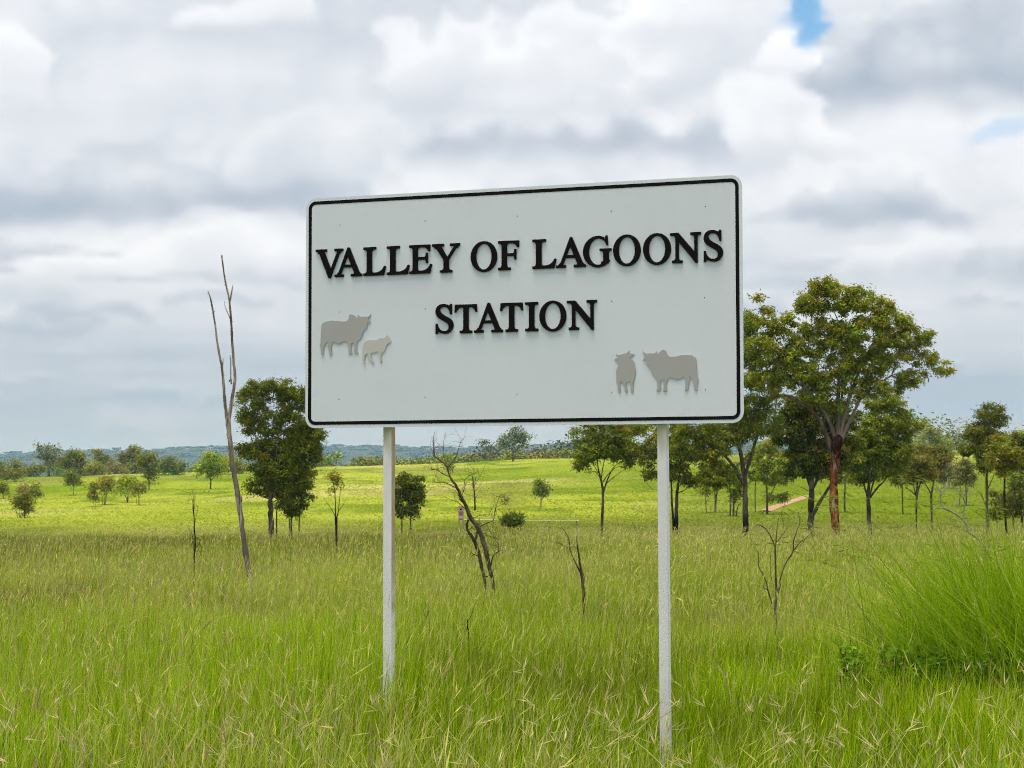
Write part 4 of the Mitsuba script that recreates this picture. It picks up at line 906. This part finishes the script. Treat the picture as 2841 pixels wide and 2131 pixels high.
dead('dead_tree', 'leaning dead tree with two crossing dark stems and thorny twigs under the sign', 23.0,
     [z([(950, 1440, 22), (940, 1380, 24), (928, 1290, 26), (905, 1200, 32), (880, 1080, 34), (850, 970, 34), (815, 890, 34), (770, 830, 32), (725, 730, 30), (690, 660, 26), (655, 580, 22), (605, 510, 14), (580, 430, 13), (530, 380, 10), (490, 350, 9), (480, 270, 7), (478, 200, 5), (490, 160, 3)]),
      z([(890, 1450, 16), (880, 1360, 20), (862, 1260, 24), (835, 1140, 28), (800, 1020, 28), (770, 960, 24), (742, 920, 20), (735, 870, 18), (748, 840, 16)]),
      z([(795, 1000, 20), (815, 930, 18), (815, 890, 16)]), z([(600, 505, 10), (545, 480, 7), (500, 450, 6), (460, 455, 3)]), z([(650, 590, 10), (560, 550, 7), (500, 548, 5), (470, 530, 3)]), z([(580, 440, 9), (640, 370, 7), (670, 290, 5), (690, 225, 3)]), z([(500, 360, 6), (475, 340, 6), (480, 290, 5)]),
      z([(830, 890, 12), (890, 860, 9), (935, 840, 8), (950, 770, 6), (965, 710, 5), (990, 640, 3)]), z([(795, 765, 14), (795, 680, 13), (785, 580, 12), (778, 500, 10)]), z([(915, 1210, 12), (930, 1130, 10), (955, 1095, 8), (1000, 1070, 5)]), z([(975, 1085, 5), (975, 1040, 4), (972, 985, 3)]), z([(870, 1275, 12), (900, 1265, 9), (922, 1235, 9)]),
      z([(690, 660, 8), (720, 580, 6), (715, 530, 5), (770, 490, 4), (830, 460, 2)]), z([(720, 720, 8), (680, 680, 7), (668, 620, 5)]), z([(740, 770, 7), (660, 700, 5), (605, 685, 3)]), z([(560, 400, 5), (555, 260, 4), (570, 160, 2)]), z([(770, 830, 6), (850, 800, 5), (960, 800, 2)]), z([(900, 1010, 5), (920, 950, 4), (890, 880, 2)])],
     'bark_twig', 93, twig_n=130, twig_len=55, jig=1.2)
z = zoomed(1560, 1140, 2.766)
w2 = zoomed(1030, 1140, 2.766)
dead('dead_sapling', 'small forked dead sapling in the grass left of the right sign post', 18.5,
     [w2([(1632, 1430, 22), (1628, 1360, 25), (1615, 1270, 22), (1605, 1200, 18), (1595, 1120, 15), (1582, 1050, 11), (1576, 965, 6)]), w2([(1605, 1240, 14), (1570, 1170, 11), (1530, 1080, 9), (1515, 980, 7), (1480, 920, 5), (1455, 880, 3)]), w2([(1630, 1330, 10), (1635, 1280, 8), (1615, 1220, 6)]), w2([(1530, 1060, 5), (1470, 1030, 3), (1370, 1000, 2)]), w2([(1580, 1060, 5), (1555, 1040, 4), (1520, 1050, 3)])],
     'bark_twig', 94, twig_n=12, twig_len=30)
dead('dead_sapling', 'spiky branching dead sapling in the grass right of the right sign post', 17.0,
     [z([(1635, 1540, 22), (1645, 1440, 22), (1642, 1340, 15), (1636, 1200, 13), (1634, 1060, 13), (1640, 1000, 10), (1648, 900, 6), (1660, 820, 3)]), z([(1632, 1040, 11), (1600, 965, 9), (1560, 905, 8), (1510, 875, 6), (1478, 880, 4)]),
      z([(1650, 1400, 18), (1668, 1350, 16), (1672, 1290, 13), (1710, 1180, 12), (1770, 1080, 11), (1775, 1000, 9), (1800, 920, 8), (1822, 860, 6), (1812, 780, 3)]), z([(1775, 1070, 9), (1820, 1015, 8), (1870, 975, 6), (1930, 920, 3)]), z([(1610, 1480, 11), (1580, 1380, 9), (1560, 1300, 9), (1525, 1230, 9), (1505, 1180, 8), (1506, 1100, 7), (1490, 1068, 4)]),
      z([(1590, 1420, 8), (1570, 1370, 6), (1530, 1348, 4)]), z([(1645, 1010, 6), (1690, 950, 5), (1750, 870, 3)]), z([(1605, 1300, 6), (1595, 1180, 5), (1598, 1080, 3)]), z([(1700, 900, 3), (1690, 830, 2), (1680, 770, 2)]), z([(1825, 1030, 4), (1850, 1010, 3), (1862, 985, 3)])],
     'bark_twig', 95, twig_n=40, twig_len=34)
z = zoomed(2441, 1080, 3.455)
dead('fallen_tree', 'bleached fallen tree limbs lying in the grass at the right', 36.0,
     [z([(1005, 1600, 10), (985, 1500, 12), (945, 1440, 15), (890, 1400, 18), (850, 1365, 22), (830, 1290, 26), (780, 1230, 22), (720, 1190, 19), (650, 1155, 18), (590, 1135, 15), (530, 1143, 9), (495, 1165, 6), (480, 1205, 4)]),
      z([(590, 1140, 15), (580, 1050, 13), (600, 990, 11), (640, 930, 9), (650, 850, 5)]), z([(585, 1010, 9), (578, 970, 6)]), z([(825, 1275, 16), (800, 1190, 14), (812, 1130, 14), (815, 1080, 12), (800, 1040, 10), (835, 985, 8), (840, 930, 5)]), z([(830, 1000, 6), (860, 965, 3)]), z([(800, 1050, 6), (765, 1000, 5), (740, 950, 3)]),
      z([(810, 1130, 8), (770, 1115, 8), (720, 1130, 6), (640, 1105, 4)]), z([(860, 1380, 9), (780, 1330, 6), (700, 1300, 3)]), z([(960, 1450, 8), (920, 1380, 7), (900, 1340, 4)]), z([(1065, 1590, 6), (1060, 1540, 5), (1050, 1500, 3)])],
     'bark_grey', 96, twig_n=70, twig_len=45, jig=1.5)
w3 = zoomed(1150, 1480, 3.687)
dead('charred_twig', 'black charred twig forking up out of the lush grass behind the sign line', 11.6, [w3([(556, 1120, 8), (545, 990, 10), (540, 880, 10)]), w3([(545, 905, 6), (590, 820, 5), (618, 715, 4)])], 'bark_char', 97, cat='twig')
dead('charred_twig', 'crooked black twig in the grass right of the left sign post', 12.5, [w3([(150, 900, 4), (120, 865, 5), (88, 795, 5)]), w3([(88, 795, 5), (110, 750, 4), (116, 700, 3)])], 'bark_char', 98, cat='twig')

# ------------------------------------------------------------------ warning board and white rail beyond the meadow
scene['board_paint'] = {'type': 'diffuse', 'reflectance': rgb(0.46, 0.36, 0.33)}
scene['board_red'] = {'type': 'diffuse', 'reflectance': rgb(0.36, 0.150, 0.140)}
scene['board_white'] = {'type': 'diffuse', 'reflectance': rgb(0.50, 0.45, 0.43)}
scene['rail_white'] = {'type': 'principled', 'base_color': rgb(0.50, 0.51, 0.44), 'roughness': 0.5}
wb = thing('warning_board', 'small faded red and white warning board behind the leaning dead tree', 'sign')
D1 = 79.0


def slab(x0, x1, y0, y1, depth, th, dz=0.0):
    a, b = pt(x0, y1, depth), pt(x1, y0, depth)
    m = trimesh.creation.box([b[0] - a[0], th, b[2] - a[2]])
    m.apply_translation([(a[0] + b[0]) / 2, depth + dz, (a[2] + b[2]) / 2])
    return m


part(wb, 'board', slab(1271.5, 1286.5, 1405, 1444, D1, 0.01), 'board_paint')
part(wb, 'red_band', slab(1272.5, 1285.5, 1406, 1408.5, D1, 0.004, -0.008), 'board_red')
part(wb, 'symbol', slab(1276, 1281.5, 1411, 1415.5, D1, 0.004, -0.008), 'sign_black')
part(wb, 'red_band', slab(1272.5, 1285.5, 1419, 1430.5, D1, 0.004, -0.008), 'board_red')
part(wb, 'white_panel', slab(1273, 1285.5, 1432, 1438, D1, 0.004, -0.008), 'board_white')
part(wb, 'red_band', slab(1273, 1285.5, 1439.5, 1443, D1, 0.004, -0.008), 'board_red')
for x in (1273.5, 1284.5):
    a = pt(x, 1407, D1 + 0.03)
    part(wb, 'post', tube(np.array([[a[0], a[1], float(height(a[0], a[1])) - .2], a]), [0.018, 0.018], 6), 'bark_grey', smooth=True)
wr = thing('white_rail', 'long thin white rail low over the grass beyond the meadow', 'rail')
a, b = pt(1284, 1442.5, D1 + 1), pt(1607, 1445, D1 + 1)
part(wr, 'rail', tube(np.linspace(a, b, 12), 0.015, 8), 'rail_white', smooth=True)
for s in np.linspace(0.02, 0.98, 5):
    c = a * (1 - s) + b * s
    part(wr, 'post', tube(np.array([[c[0], c[1] + .04, float(height(c[0], c[1])) - .2], [c[0], c[1] + .04, c[2] - 0.02]]), [0.02, 0.02], 6), 'bark_grey', smooth=True)

# red dirt track
scene['track_dirt'] = {'type': 'twosided', 'bsdf': {'type': 'diffuse', 'reflectance': proc(lambda p, n, uv: mix((0.30, 0.190, 0.12), (0.40, 0.285, 0.20), fbm(p.x * 1.2, p.y * 1.2, 0.0, 4)))}}
tl, tv = [], []
mid = [(2122, 1419), (2138, 1412.5), (2160, 1403.5), (2185, 1395), (2210, 1387), (2232, 1380), (2242, 1377)]
cl = np.array([hit(x, y) for x, y in mid])
cl, _ = resample(cl, np.ones(len(cl)))
dirv = np.gradient(cl, axis=0)[:, :2]
nrm = np.stack([-dirv[:, 1], dirv[:, 0]], 1); nrm /= np.linalg.norm(nrm, axis=1, keepdims=True)
ws = np.linspace(-0.42, 0.42, 7)
for c_, n_ in zip(cl, nrm):
    for w_ in ws:
        x, y = c_[0] + n_[0] * w_, c_[1] + n_[1] * w_
        tv.append((x, y, float(height(x, y)) + 0.07 - 0.05 * (w_ / 0.42) ** 2))
k7 = len(ws)
i, j = np.meshgrid(np.arange(len(cl) - 1), np.arange(k7 - 1), indexing='ij')
part('dirt_track', '', (np.array(tv), np.stack([i * k7 + j, i * k7 + j + 1, (i + 1) * k7 + j + 1, (i + 1) * k7 + j], -1).reshape(-1, 4)), 'track_dirt', smooth=True)
labels['dirt_track'] = {'kind': 'structure', 'label': 'short stretch of red dirt track climbing between the right-hand trees', 'category': 'track'}

# ------------------------------------------------------------------ grass


def strips(root, h, w, lean, bend, seg, c0, c1, rng, face=None):
    """Tapering blades: root (n,3), height h, width w, lean (n,2) as sideways travel in heights, bend: how much of it comes late."""
    n = len(root)
    ang = rng.uniform(0, np.pi, n) if face is None else face
    side = np.stack([np.cos(ang), np.sin(ang), 0 * ang], -1)
    vs, cs = [], []
    L = np.linalg.norm(lean, axis=1)
    for k in range(seg + 1):
        t = k / seg
        ctr = root.copy()
        s = (t * (1 - bend) + bend * t * t)
        ctr[:, 0] += lean[:, 0] * h * s
        ctr[:, 1] += lean[:, 1] * h * s
        ctr[:, 2] += h * (t - 0.42 * np.minimum(L, 1.6) * bend * t * t)
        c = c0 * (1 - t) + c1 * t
        if k == seg:
            vs.append(ctr[:, None]); cs.append(c[:, None])
        else:
            ww = (w * (1 - 0.75 * t ** 1.6))[:, None] * side * 0.5
            vs.append(np.stack([ctr - ww, ctr + ww], 1)); cs.append(np.stack([c, c], 1))
    V, C = np.concatenate(vs, 1), np.concatenate(cs, 1)
    m = 2 * seg + 1
    b = (np.arange(n) * m)[:, None]
    f = []
    for k in range(seg - 1):
        o = 2 * k
        f += [b + [o, o + 1, o + 3], b + [o, o + 3, o + 2]]
    o = 2 * (seg - 1)
    f.append(b + [o, o + 1, o + 2])
    return V.reshape(-1, 3), np.vstack(f), C.reshape(-1, 3), V[:, -1]


def spikes(tip, d, length, width, col, rng):
    """Seed heads: narrow lozenges from the tips along d."""
    n = len(tip)
    s = np.cross(d, rng.normal(0, 1, (n, 3))); s /= np.linalg.norm(s, axis=1, keepdims=True) + 1e-9
    L, W = length[:, None], width[:, None]
    v = np.stack([tip, tip + d * L * 0.4 + s * W * .5, tip + d * L, tip + d * L * 0.4 - s * W * .5], 1).reshape(-1, 3)
    b = np.arange(n)[:, None] * 4
    return v, np.vstack([b + [0, 1, 2], b + [0, 2, 3]]), np.repeat(col, 4, 0)


def scatter(r0, r1, n, rng, power=1.0, margin=1.6):
    """Root points over the ground in front of the viewer, a step beyond either side of the frame."""
    r = np.sqrt(rng.uniform(r0 ** 2, r1 ** 2, n)) if power == 1 else r0 + (r1 - r0) * rng.random(n) ** power
    x = rng.uniform(-1, 1, n) * (0.272 * r + margin)
    return x, r


def nz(x, y, s, seed):
    return meshkit.fbm(np.stack([x / s, y / s, 0 * x], -1), 3, seed)


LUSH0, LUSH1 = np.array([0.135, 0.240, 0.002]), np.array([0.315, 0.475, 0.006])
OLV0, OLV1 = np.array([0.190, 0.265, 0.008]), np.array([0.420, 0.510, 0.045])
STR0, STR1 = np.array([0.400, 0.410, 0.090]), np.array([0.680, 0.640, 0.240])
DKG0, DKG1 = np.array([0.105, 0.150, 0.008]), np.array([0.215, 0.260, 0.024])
PINK = np.array([0.420, 0.270, 0.160])


def dryness(x, y):
    side = np.clip((x + 2.5) / 6.0, 0, 1)                     # far meadow dry on the right; greener left helps paint in a cloud shadow
    far = np.interp(y, [4, 8, 12, 20, 40, 60, 90], [-.30, -.30, -.16, .16, .38, .42, .3])
    farl = np.interp(y, [4, 8, 12, 20, 34, 45, 90], [-.12, -.15, -.02, .18, .16, -.25, -.45])
    return np.clip((nz(x, y, 3.2, 31) - 0.5) * 2.2 + (nz(x, y, 0.8, 33) - 0.5) * 0.8 + far * side + farl * (1 - side) + 0.42, 0, 1)


def grass_zone(x, y, hmul, w, seg, rng, stems, stem_w, head_len, head_w, hb=0.42):
    n = len(x)
    dry = dryness(x, y)
    g = nz(x, y, 0.9, 5)
    root = np.stack([x, y, height(x, y) - 0.02], -1)
    h = hb * hmul * (0.62 + 0.76 * nz(x, y, 2.3, 71)) * (0.55 + 0.9 * g) * rng.uniform(0.7, 1.3, n)
    th = rng.uniform(0, 2 * np.pi, n); la = np.abs(rng.normal(0, 0.24, n))
    lean = np.stack([np.cos(th) * la + 0.05, np.sin(th) * la], -1)
    u = rng.random(n)
    mixv = np.clip(0.75 * dry + 0.5 * (u - 0.5), 0, 1)[:, None]
    v_ = rng.uniform(0.50, 1.40, (n, 1)) * (1 + rng.normal(0, 0.06, (n, 3))) * ((0.62 + 0.76 * nz(x, y, 1.7, 44)) * np.interp(y, [10, 16, 40, 60], [1.0, 1.12, 1.12, 1.0]))[:, None]
    dk = (np.clip((y - 34) / 14, 0, 1) * np.clip((2.5 - x) / 5.0, 0, 1) * np.clip(2.2 * nz(x, y, 7.0, 52) - 0.35, 0, 0.85) + 0.9 * np.clip(4 * (nz(x, y, 1.9, 47) - 0.54), 0, 1))[:, None].clip(0, 1)  # cloud shadow painted dark over the far left, plus random dark green tufts
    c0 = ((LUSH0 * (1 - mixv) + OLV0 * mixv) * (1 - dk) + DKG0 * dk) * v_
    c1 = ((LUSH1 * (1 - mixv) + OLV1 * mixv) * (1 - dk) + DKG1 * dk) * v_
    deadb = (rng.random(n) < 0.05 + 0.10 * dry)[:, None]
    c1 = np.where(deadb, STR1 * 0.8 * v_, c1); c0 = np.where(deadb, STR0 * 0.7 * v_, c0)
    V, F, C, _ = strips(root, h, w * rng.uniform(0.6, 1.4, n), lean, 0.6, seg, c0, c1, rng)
    out = [(V, F, C)]
    k = rng.random(n) < stems * (0.30 + 1.4 * dry)
    xs = x[k] + rng.normal(0, 0.05, k.sum()); ys = y[k] + rng.normal(0, 0.05, k.sum()); m = len(xs)
    root = np.stack([xs, ys, height(xs, ys) - 0.02], -1)
    hk = hmul[k] if np.ndim(hmul) else hmul
    hs = hb * hk * (rng.uniform(1.05, 1.85, m) + (rng.random(m) < 0.07) * 0.55) * (0.8 + 0.4 * nz(xs, ys, 1.5, 8))
    th = rng.uniform(0, 2 * np.pi, m); la = np.abs(rng.normal(0, 0.20, m)) + (rng.random(m) < np.where(ys < 10, 0.28, 0.12)) * rng.uniform(0.25, 0.9, m)
    lean = np.stack([np.cos(th) * la + 0.10, np.sin(th) * la], -1)
    sv = rng.uniform(0.7, 1.2, (m, 1))
    c0 = OLV0 * sv; c1 = STR1 * sv * (1 + rng.normal(0, 0.05, (m, 3)))
    green = (rng.random(m) < 0.3)[:, None]
    c1 = np.where(green, OLV1 * 1.15 * sv, c1)
    V, F, C, tip = strips(root, hs, np.full(m, stem_w), lean, 0.45, max(2, seg), c0, c1, rng)
    out.append((V, F, C))
    for rep in range(3):
        sel = np.ones(m, bool) if rep == 0 else rng.random(m) < 0.22
        d = np.stack([lean[:, 0] * 1.4, lean[:, 1] * 1.4, 0.9 + 0 * hs], -1) + rng.normal(0, 0.11 + 0.22 * rep, (m, 3))
        d /= np.linalg.norm(d, axis=1, keepdims=True)
        pk = (rng.random(m) < (0.14 + 0.25 * np.clip(-xs * 0.66 - .4, 0, 1)) * np.clip(3.5 * nz(xs, ys, 1.8, 63) - 1.1, 0, 2))[:, None]
        hc = np.where(pk, PINK * sv, (0.65 * STR1 + 0.35 * OLV1) * sv)
        ln = head_len * rng.uniform(0.6, 1.4, m)
        out.append(spikes((tip - d * ln[:, None] * 0.35)[sel], d[sel], ln[sel], (head_w * rng.uniform(0.6, 1.4, m))[sel], hc[sel], rng))
    return out


def join(parts_):
    n, vs, fs, cs = 0, [], [], []
    for v, f, c in parts_:
        vs.append(v); fs.append(f + n); cs.append(c); n += len(v)
    return (np.vstack(vs), np.vstack(fs)), np.clip(np.vstack(cs), 0.004, 0.85)


rng = np.random.default_rng(2024)
bits = []
x, y = scatter(4.2, 14, 118000, rng)
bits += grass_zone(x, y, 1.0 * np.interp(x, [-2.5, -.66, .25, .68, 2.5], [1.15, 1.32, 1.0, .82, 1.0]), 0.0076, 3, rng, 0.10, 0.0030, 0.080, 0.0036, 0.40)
x, y = scatter(14, 32, 185000, rng, margin=1.5)
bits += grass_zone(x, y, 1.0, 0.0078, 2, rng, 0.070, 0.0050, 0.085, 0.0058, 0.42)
x, y = scatter(32, 84, 190000, rng, margin=1.5)
keepm = y < 79 + 5 * (nz(x, y, 9.0, 3) - .5)
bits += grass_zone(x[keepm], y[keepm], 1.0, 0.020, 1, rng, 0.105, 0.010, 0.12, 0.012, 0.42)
n = 520
y = rng.uniform(5.2, 9.2, n); x = rng.uniform(-1, 1, n) * (0.272 * y + 0.6)
root = np.stack([x, y, height(x, y) - 0.02], -1)
th = rng.uniform(0, 2 * np.pi, n); la = rng.uniform(0.15, 0.95, n)
lean = np.stack([np.cos(th) * la, np.sin(th) * la * 0.6], -1)
sv = rng.uniform(0.75, 1.15, (n, 1))
V, F, C, tip = strips(root, rng.uniform(0.42, 0.74, n), np.full(n, 0.0048), lean, 0.35, 4, OLV1 * sv, np.array([0.78, 0.77, 0.36]) * sv, rng)
bits.append((V, F, C))
for k_ in range(4):
    d = np.stack([lean[:, 0], lean[:, 1], 0.7 - 0.3 * la], -1) + rng.normal(0, 0.24, (n, 3)); d /= np.linalg.norm(d, axis=1, keepdims=True)
    bits.append(spikes(tip - d * 0.005, d, rng.uniform(0.04, 0.11, n), np.full(n, 0.0036), np.array([0.68, 0.60, 0.34]) * sv, rng))
mesh, col = join(bits)
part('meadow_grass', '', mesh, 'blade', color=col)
labels['meadow_grass'] = {'kind': 'stuff', 'label': 'tall seeding meadow grass around the sign, lush green in front and strawy beyond', 'category': 'grass'}

# the paddock beyond: shorter pasture, its sunlight painted in as paler, yellower colour
x, y = scatter(84, 330, 210000, rng, power=1.5, margin=4)
kp = rng.random(len(x)) > 0.75 * np.clip((y - 110) / 120, 0, 1) ** 0.7
x, y = x[kp], y[kp]
dt = np.min(np.hypot(x[:, None] - cl[None, :, 0], y[:, None] - cl[None, :, 1] + 0.5), axis=1)
dt_ok = dt > 1.0 + 0.7 * rng.random(len(x))
x, y = x[dt_ok], y[dt_ok]
n = len(x)
root = np.stack([x, y, height(x, y) - 0.03], -1)
pat = np.clip((meshkit.fbm(np.stack([x / 20, y / 45, 0 * x], -1), 4, 61) - 0.5) * 2.6 + 0.60 + np.interp(y, [84, 100, 125], [-.9, -.7, 0]), 0, 1)[:, None]
v_ = rng.uniform(0.93, 1.07, (n, 1))
painted_shade = (0.85 * np.clip((x + 8 * (nz(x, y, 16.0, 99) - .5) - 2) / 14, 0, 1) * (1 - np.clip((y - 190) / 110, 0, 1)))[:, None]  # shade on the right-hand slope, put into the blade colour
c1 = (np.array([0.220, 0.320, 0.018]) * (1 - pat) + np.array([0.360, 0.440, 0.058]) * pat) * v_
c1 = c1 * (1 - painted_shade) + np.array([0.165, 0.240, 0.012]) * v_ * painted_shade
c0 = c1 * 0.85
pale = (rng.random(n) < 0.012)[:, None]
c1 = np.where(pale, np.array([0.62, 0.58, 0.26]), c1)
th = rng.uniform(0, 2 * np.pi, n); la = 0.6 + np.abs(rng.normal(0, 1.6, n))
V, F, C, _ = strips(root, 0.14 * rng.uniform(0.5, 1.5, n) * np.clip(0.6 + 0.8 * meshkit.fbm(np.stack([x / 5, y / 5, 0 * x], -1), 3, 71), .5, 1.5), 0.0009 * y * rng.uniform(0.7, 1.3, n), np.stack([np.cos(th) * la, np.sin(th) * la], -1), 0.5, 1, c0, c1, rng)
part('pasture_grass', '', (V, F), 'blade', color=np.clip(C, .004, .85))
labels['pasture_grass'] = {'kind': 'stuff', 'label': 'yellow-green pasture grass covering the slope beyond the meadow', 'category': 'grass'}

# ------------------------------------------------------------------ tall grass clump and weeds at the right foreground
rng = np.random.default_rng(909)
tg = thing('tall_grass_clump', 'big bright green clump of tall arching grass at the right edge of the foreground', 'grass clump')
n = 8000
cx_, cy_ = rng.normal(3.34, 0.42, n), rng.normal(12.0, 0.55, n)
root = np.stack([cx_, cy_, height(cx_, cy_) - 0.02], -1)
hh = rng.uniform(0.45, 1.34, n) * (0.72 + 0.56 * nz(cx_, cy_, 0.30, 91)) * np.clip(1.12 - 0.42 * np.abs(cx_ - 3.1), .4, 1.2)
ln = np.stack([rng.normal(-0.20, 0.32, n), rng.normal(0, 0.34, n)], -1)
v_ = rng.uniform(0.75, 1.25, (n, 1))
V, F, C, tip = strips(root, hh, 0.0075 * rng.uniform(0.6, 1.4, n), ln, 0.75, 4, np.array([0.095, 0.215, 0.003]) * v_, np.array([0.265, 0.430, 0.010]) * v_, rng)
part(tg, 'blades', (V, F), 'blade', color=np.clip(C, .004, .8), kind='stuff')
sel = rng.random(n) < 0.07
V, F, C, tip = strips(root[sel], hh[sel] * 0.95, np.full(sel.sum(), 0.006), ln[sel] * 1.4, 0.6, 4, STR0 * 0.8 * v_[sel], STR1 * 0.8 * v_[sel], rng)
part(tg, 'dry_blades', (V, F), 'blade', color=np.clip(C, .004, .8), kind='stuff')
n = 34
cx_, cy_ = rng.normal(2.98, 0.45, n), rng.normal(12.0, 0.45, n)
root = np.stack([cx_, cy_, height(cx_, cy_)], -1)
ln = np.stack([rng.uniform(-0.62, -0.05, n), rng.normal(0, 0.15, n)], -1)
hs = rng.uniform(1.15, 1.70, n)
v_ = rng.uniform(0.8, 1.2, (n, 1))
V, F, C, tip = strips(root, hs, np.full(n, 0.007), ln, 0.6, 6, np.array([0.08, 0.17, 0.01]) * v_, np.array([0.20, 0.30, 0.04]) * v_, rng)
bits = [(V, F, C)]
for rep in range(12):
    d = np.stack([ln[:, 0] * 1.6 - 0.25, ln[:, 1], 0.15 + 0 * hs], -1) + rng.normal(0, 0.22, (n, 3))
    d /= np.linalg.norm(d, axis=1, keepdims=True)
    bits.append(spikes(tip - d * 0.02 * rep + rng.normal(0, 0.01, (n, 3)), d, rng.uniform(.04, .10, n), np.full(n, 0.0065), np.array([0.20, 0.28, 0.03]) * v_ * rng.uniform(0.7, 1.2, (n, 1)), rng))
mesh, col = join(bits)
part(tg, 'seed_stalks', mesh, 'blade', color=col, kind='stuff')


def weed(label, cx, cy, hgt, rad, n_st, col, seed):
    rng = np.random.default_rng(seed)
    key = thing('leafy_weed', label, 'plant')
    st, cen, cc = [], [], []
    for _ in range(n_st):
        a, rr_ = rng.uniform(0, 2 * np.pi), rad * math.sqrt(rng.random())
        b = np.array([cx + 0.4 * rr_ * math.cos(a), cy + 0.4 * rr_ * math.sin(a), 0.0]); b[2] = float(height(b[0], b[1]))
        t = b + np.array([rr_ * math.cos(a) * 0.7, rr_ * math.sin(a) * 0.7, hgt * rng.uniform(0.6, 1.0)])
        p, r = resample([b, (b + t) / 2 + rng.normal(0, .03, 3), t], [0.003, 0.0025, 0.0015])
        st.append(tube(p, r, 4))
        tt = rng.uniform(0.15, 1.0, 70)
        q = np.stack([np.interp(tt, np.linspace(0, 1, len(p)), p[:, k]) for k in range(3)], -1)
        cen.append(q); cc.append(np.array(col) * rng.uniform(0.7, 1.3, (70, 1)) * (0.8 + 0.7 * tt[:, None] ** 3))
    cen, cc = np.vstack(cen), np.vstack(cc)
    v, f, c = leaves(cen, 0.060, 0.017, cc, rng, -0.25)
    part(key, 'leaves', (v, f), 'leaf', color=c)
    part(key, 'stems', merge(st), 'bark_twig', smooth=True)


weed('dark leafy weed left of the tall grass clump, paler at its top', 2.12, 11.3, 0.60, 0.20, 32, (0.120, 0.230, 0.012), 1)
weed('wide dark leafy weed in front of the tall grass clump', 2.62, 11.3, 0.56, 0.34, 50, (0.070, 0.155, 0.010), 2)
weed('dark leafy weed under the clump at the right edge', 3.15, 11.35, 0.62, 0.30, 44, (0.062, 0.145, 0.010), 3)
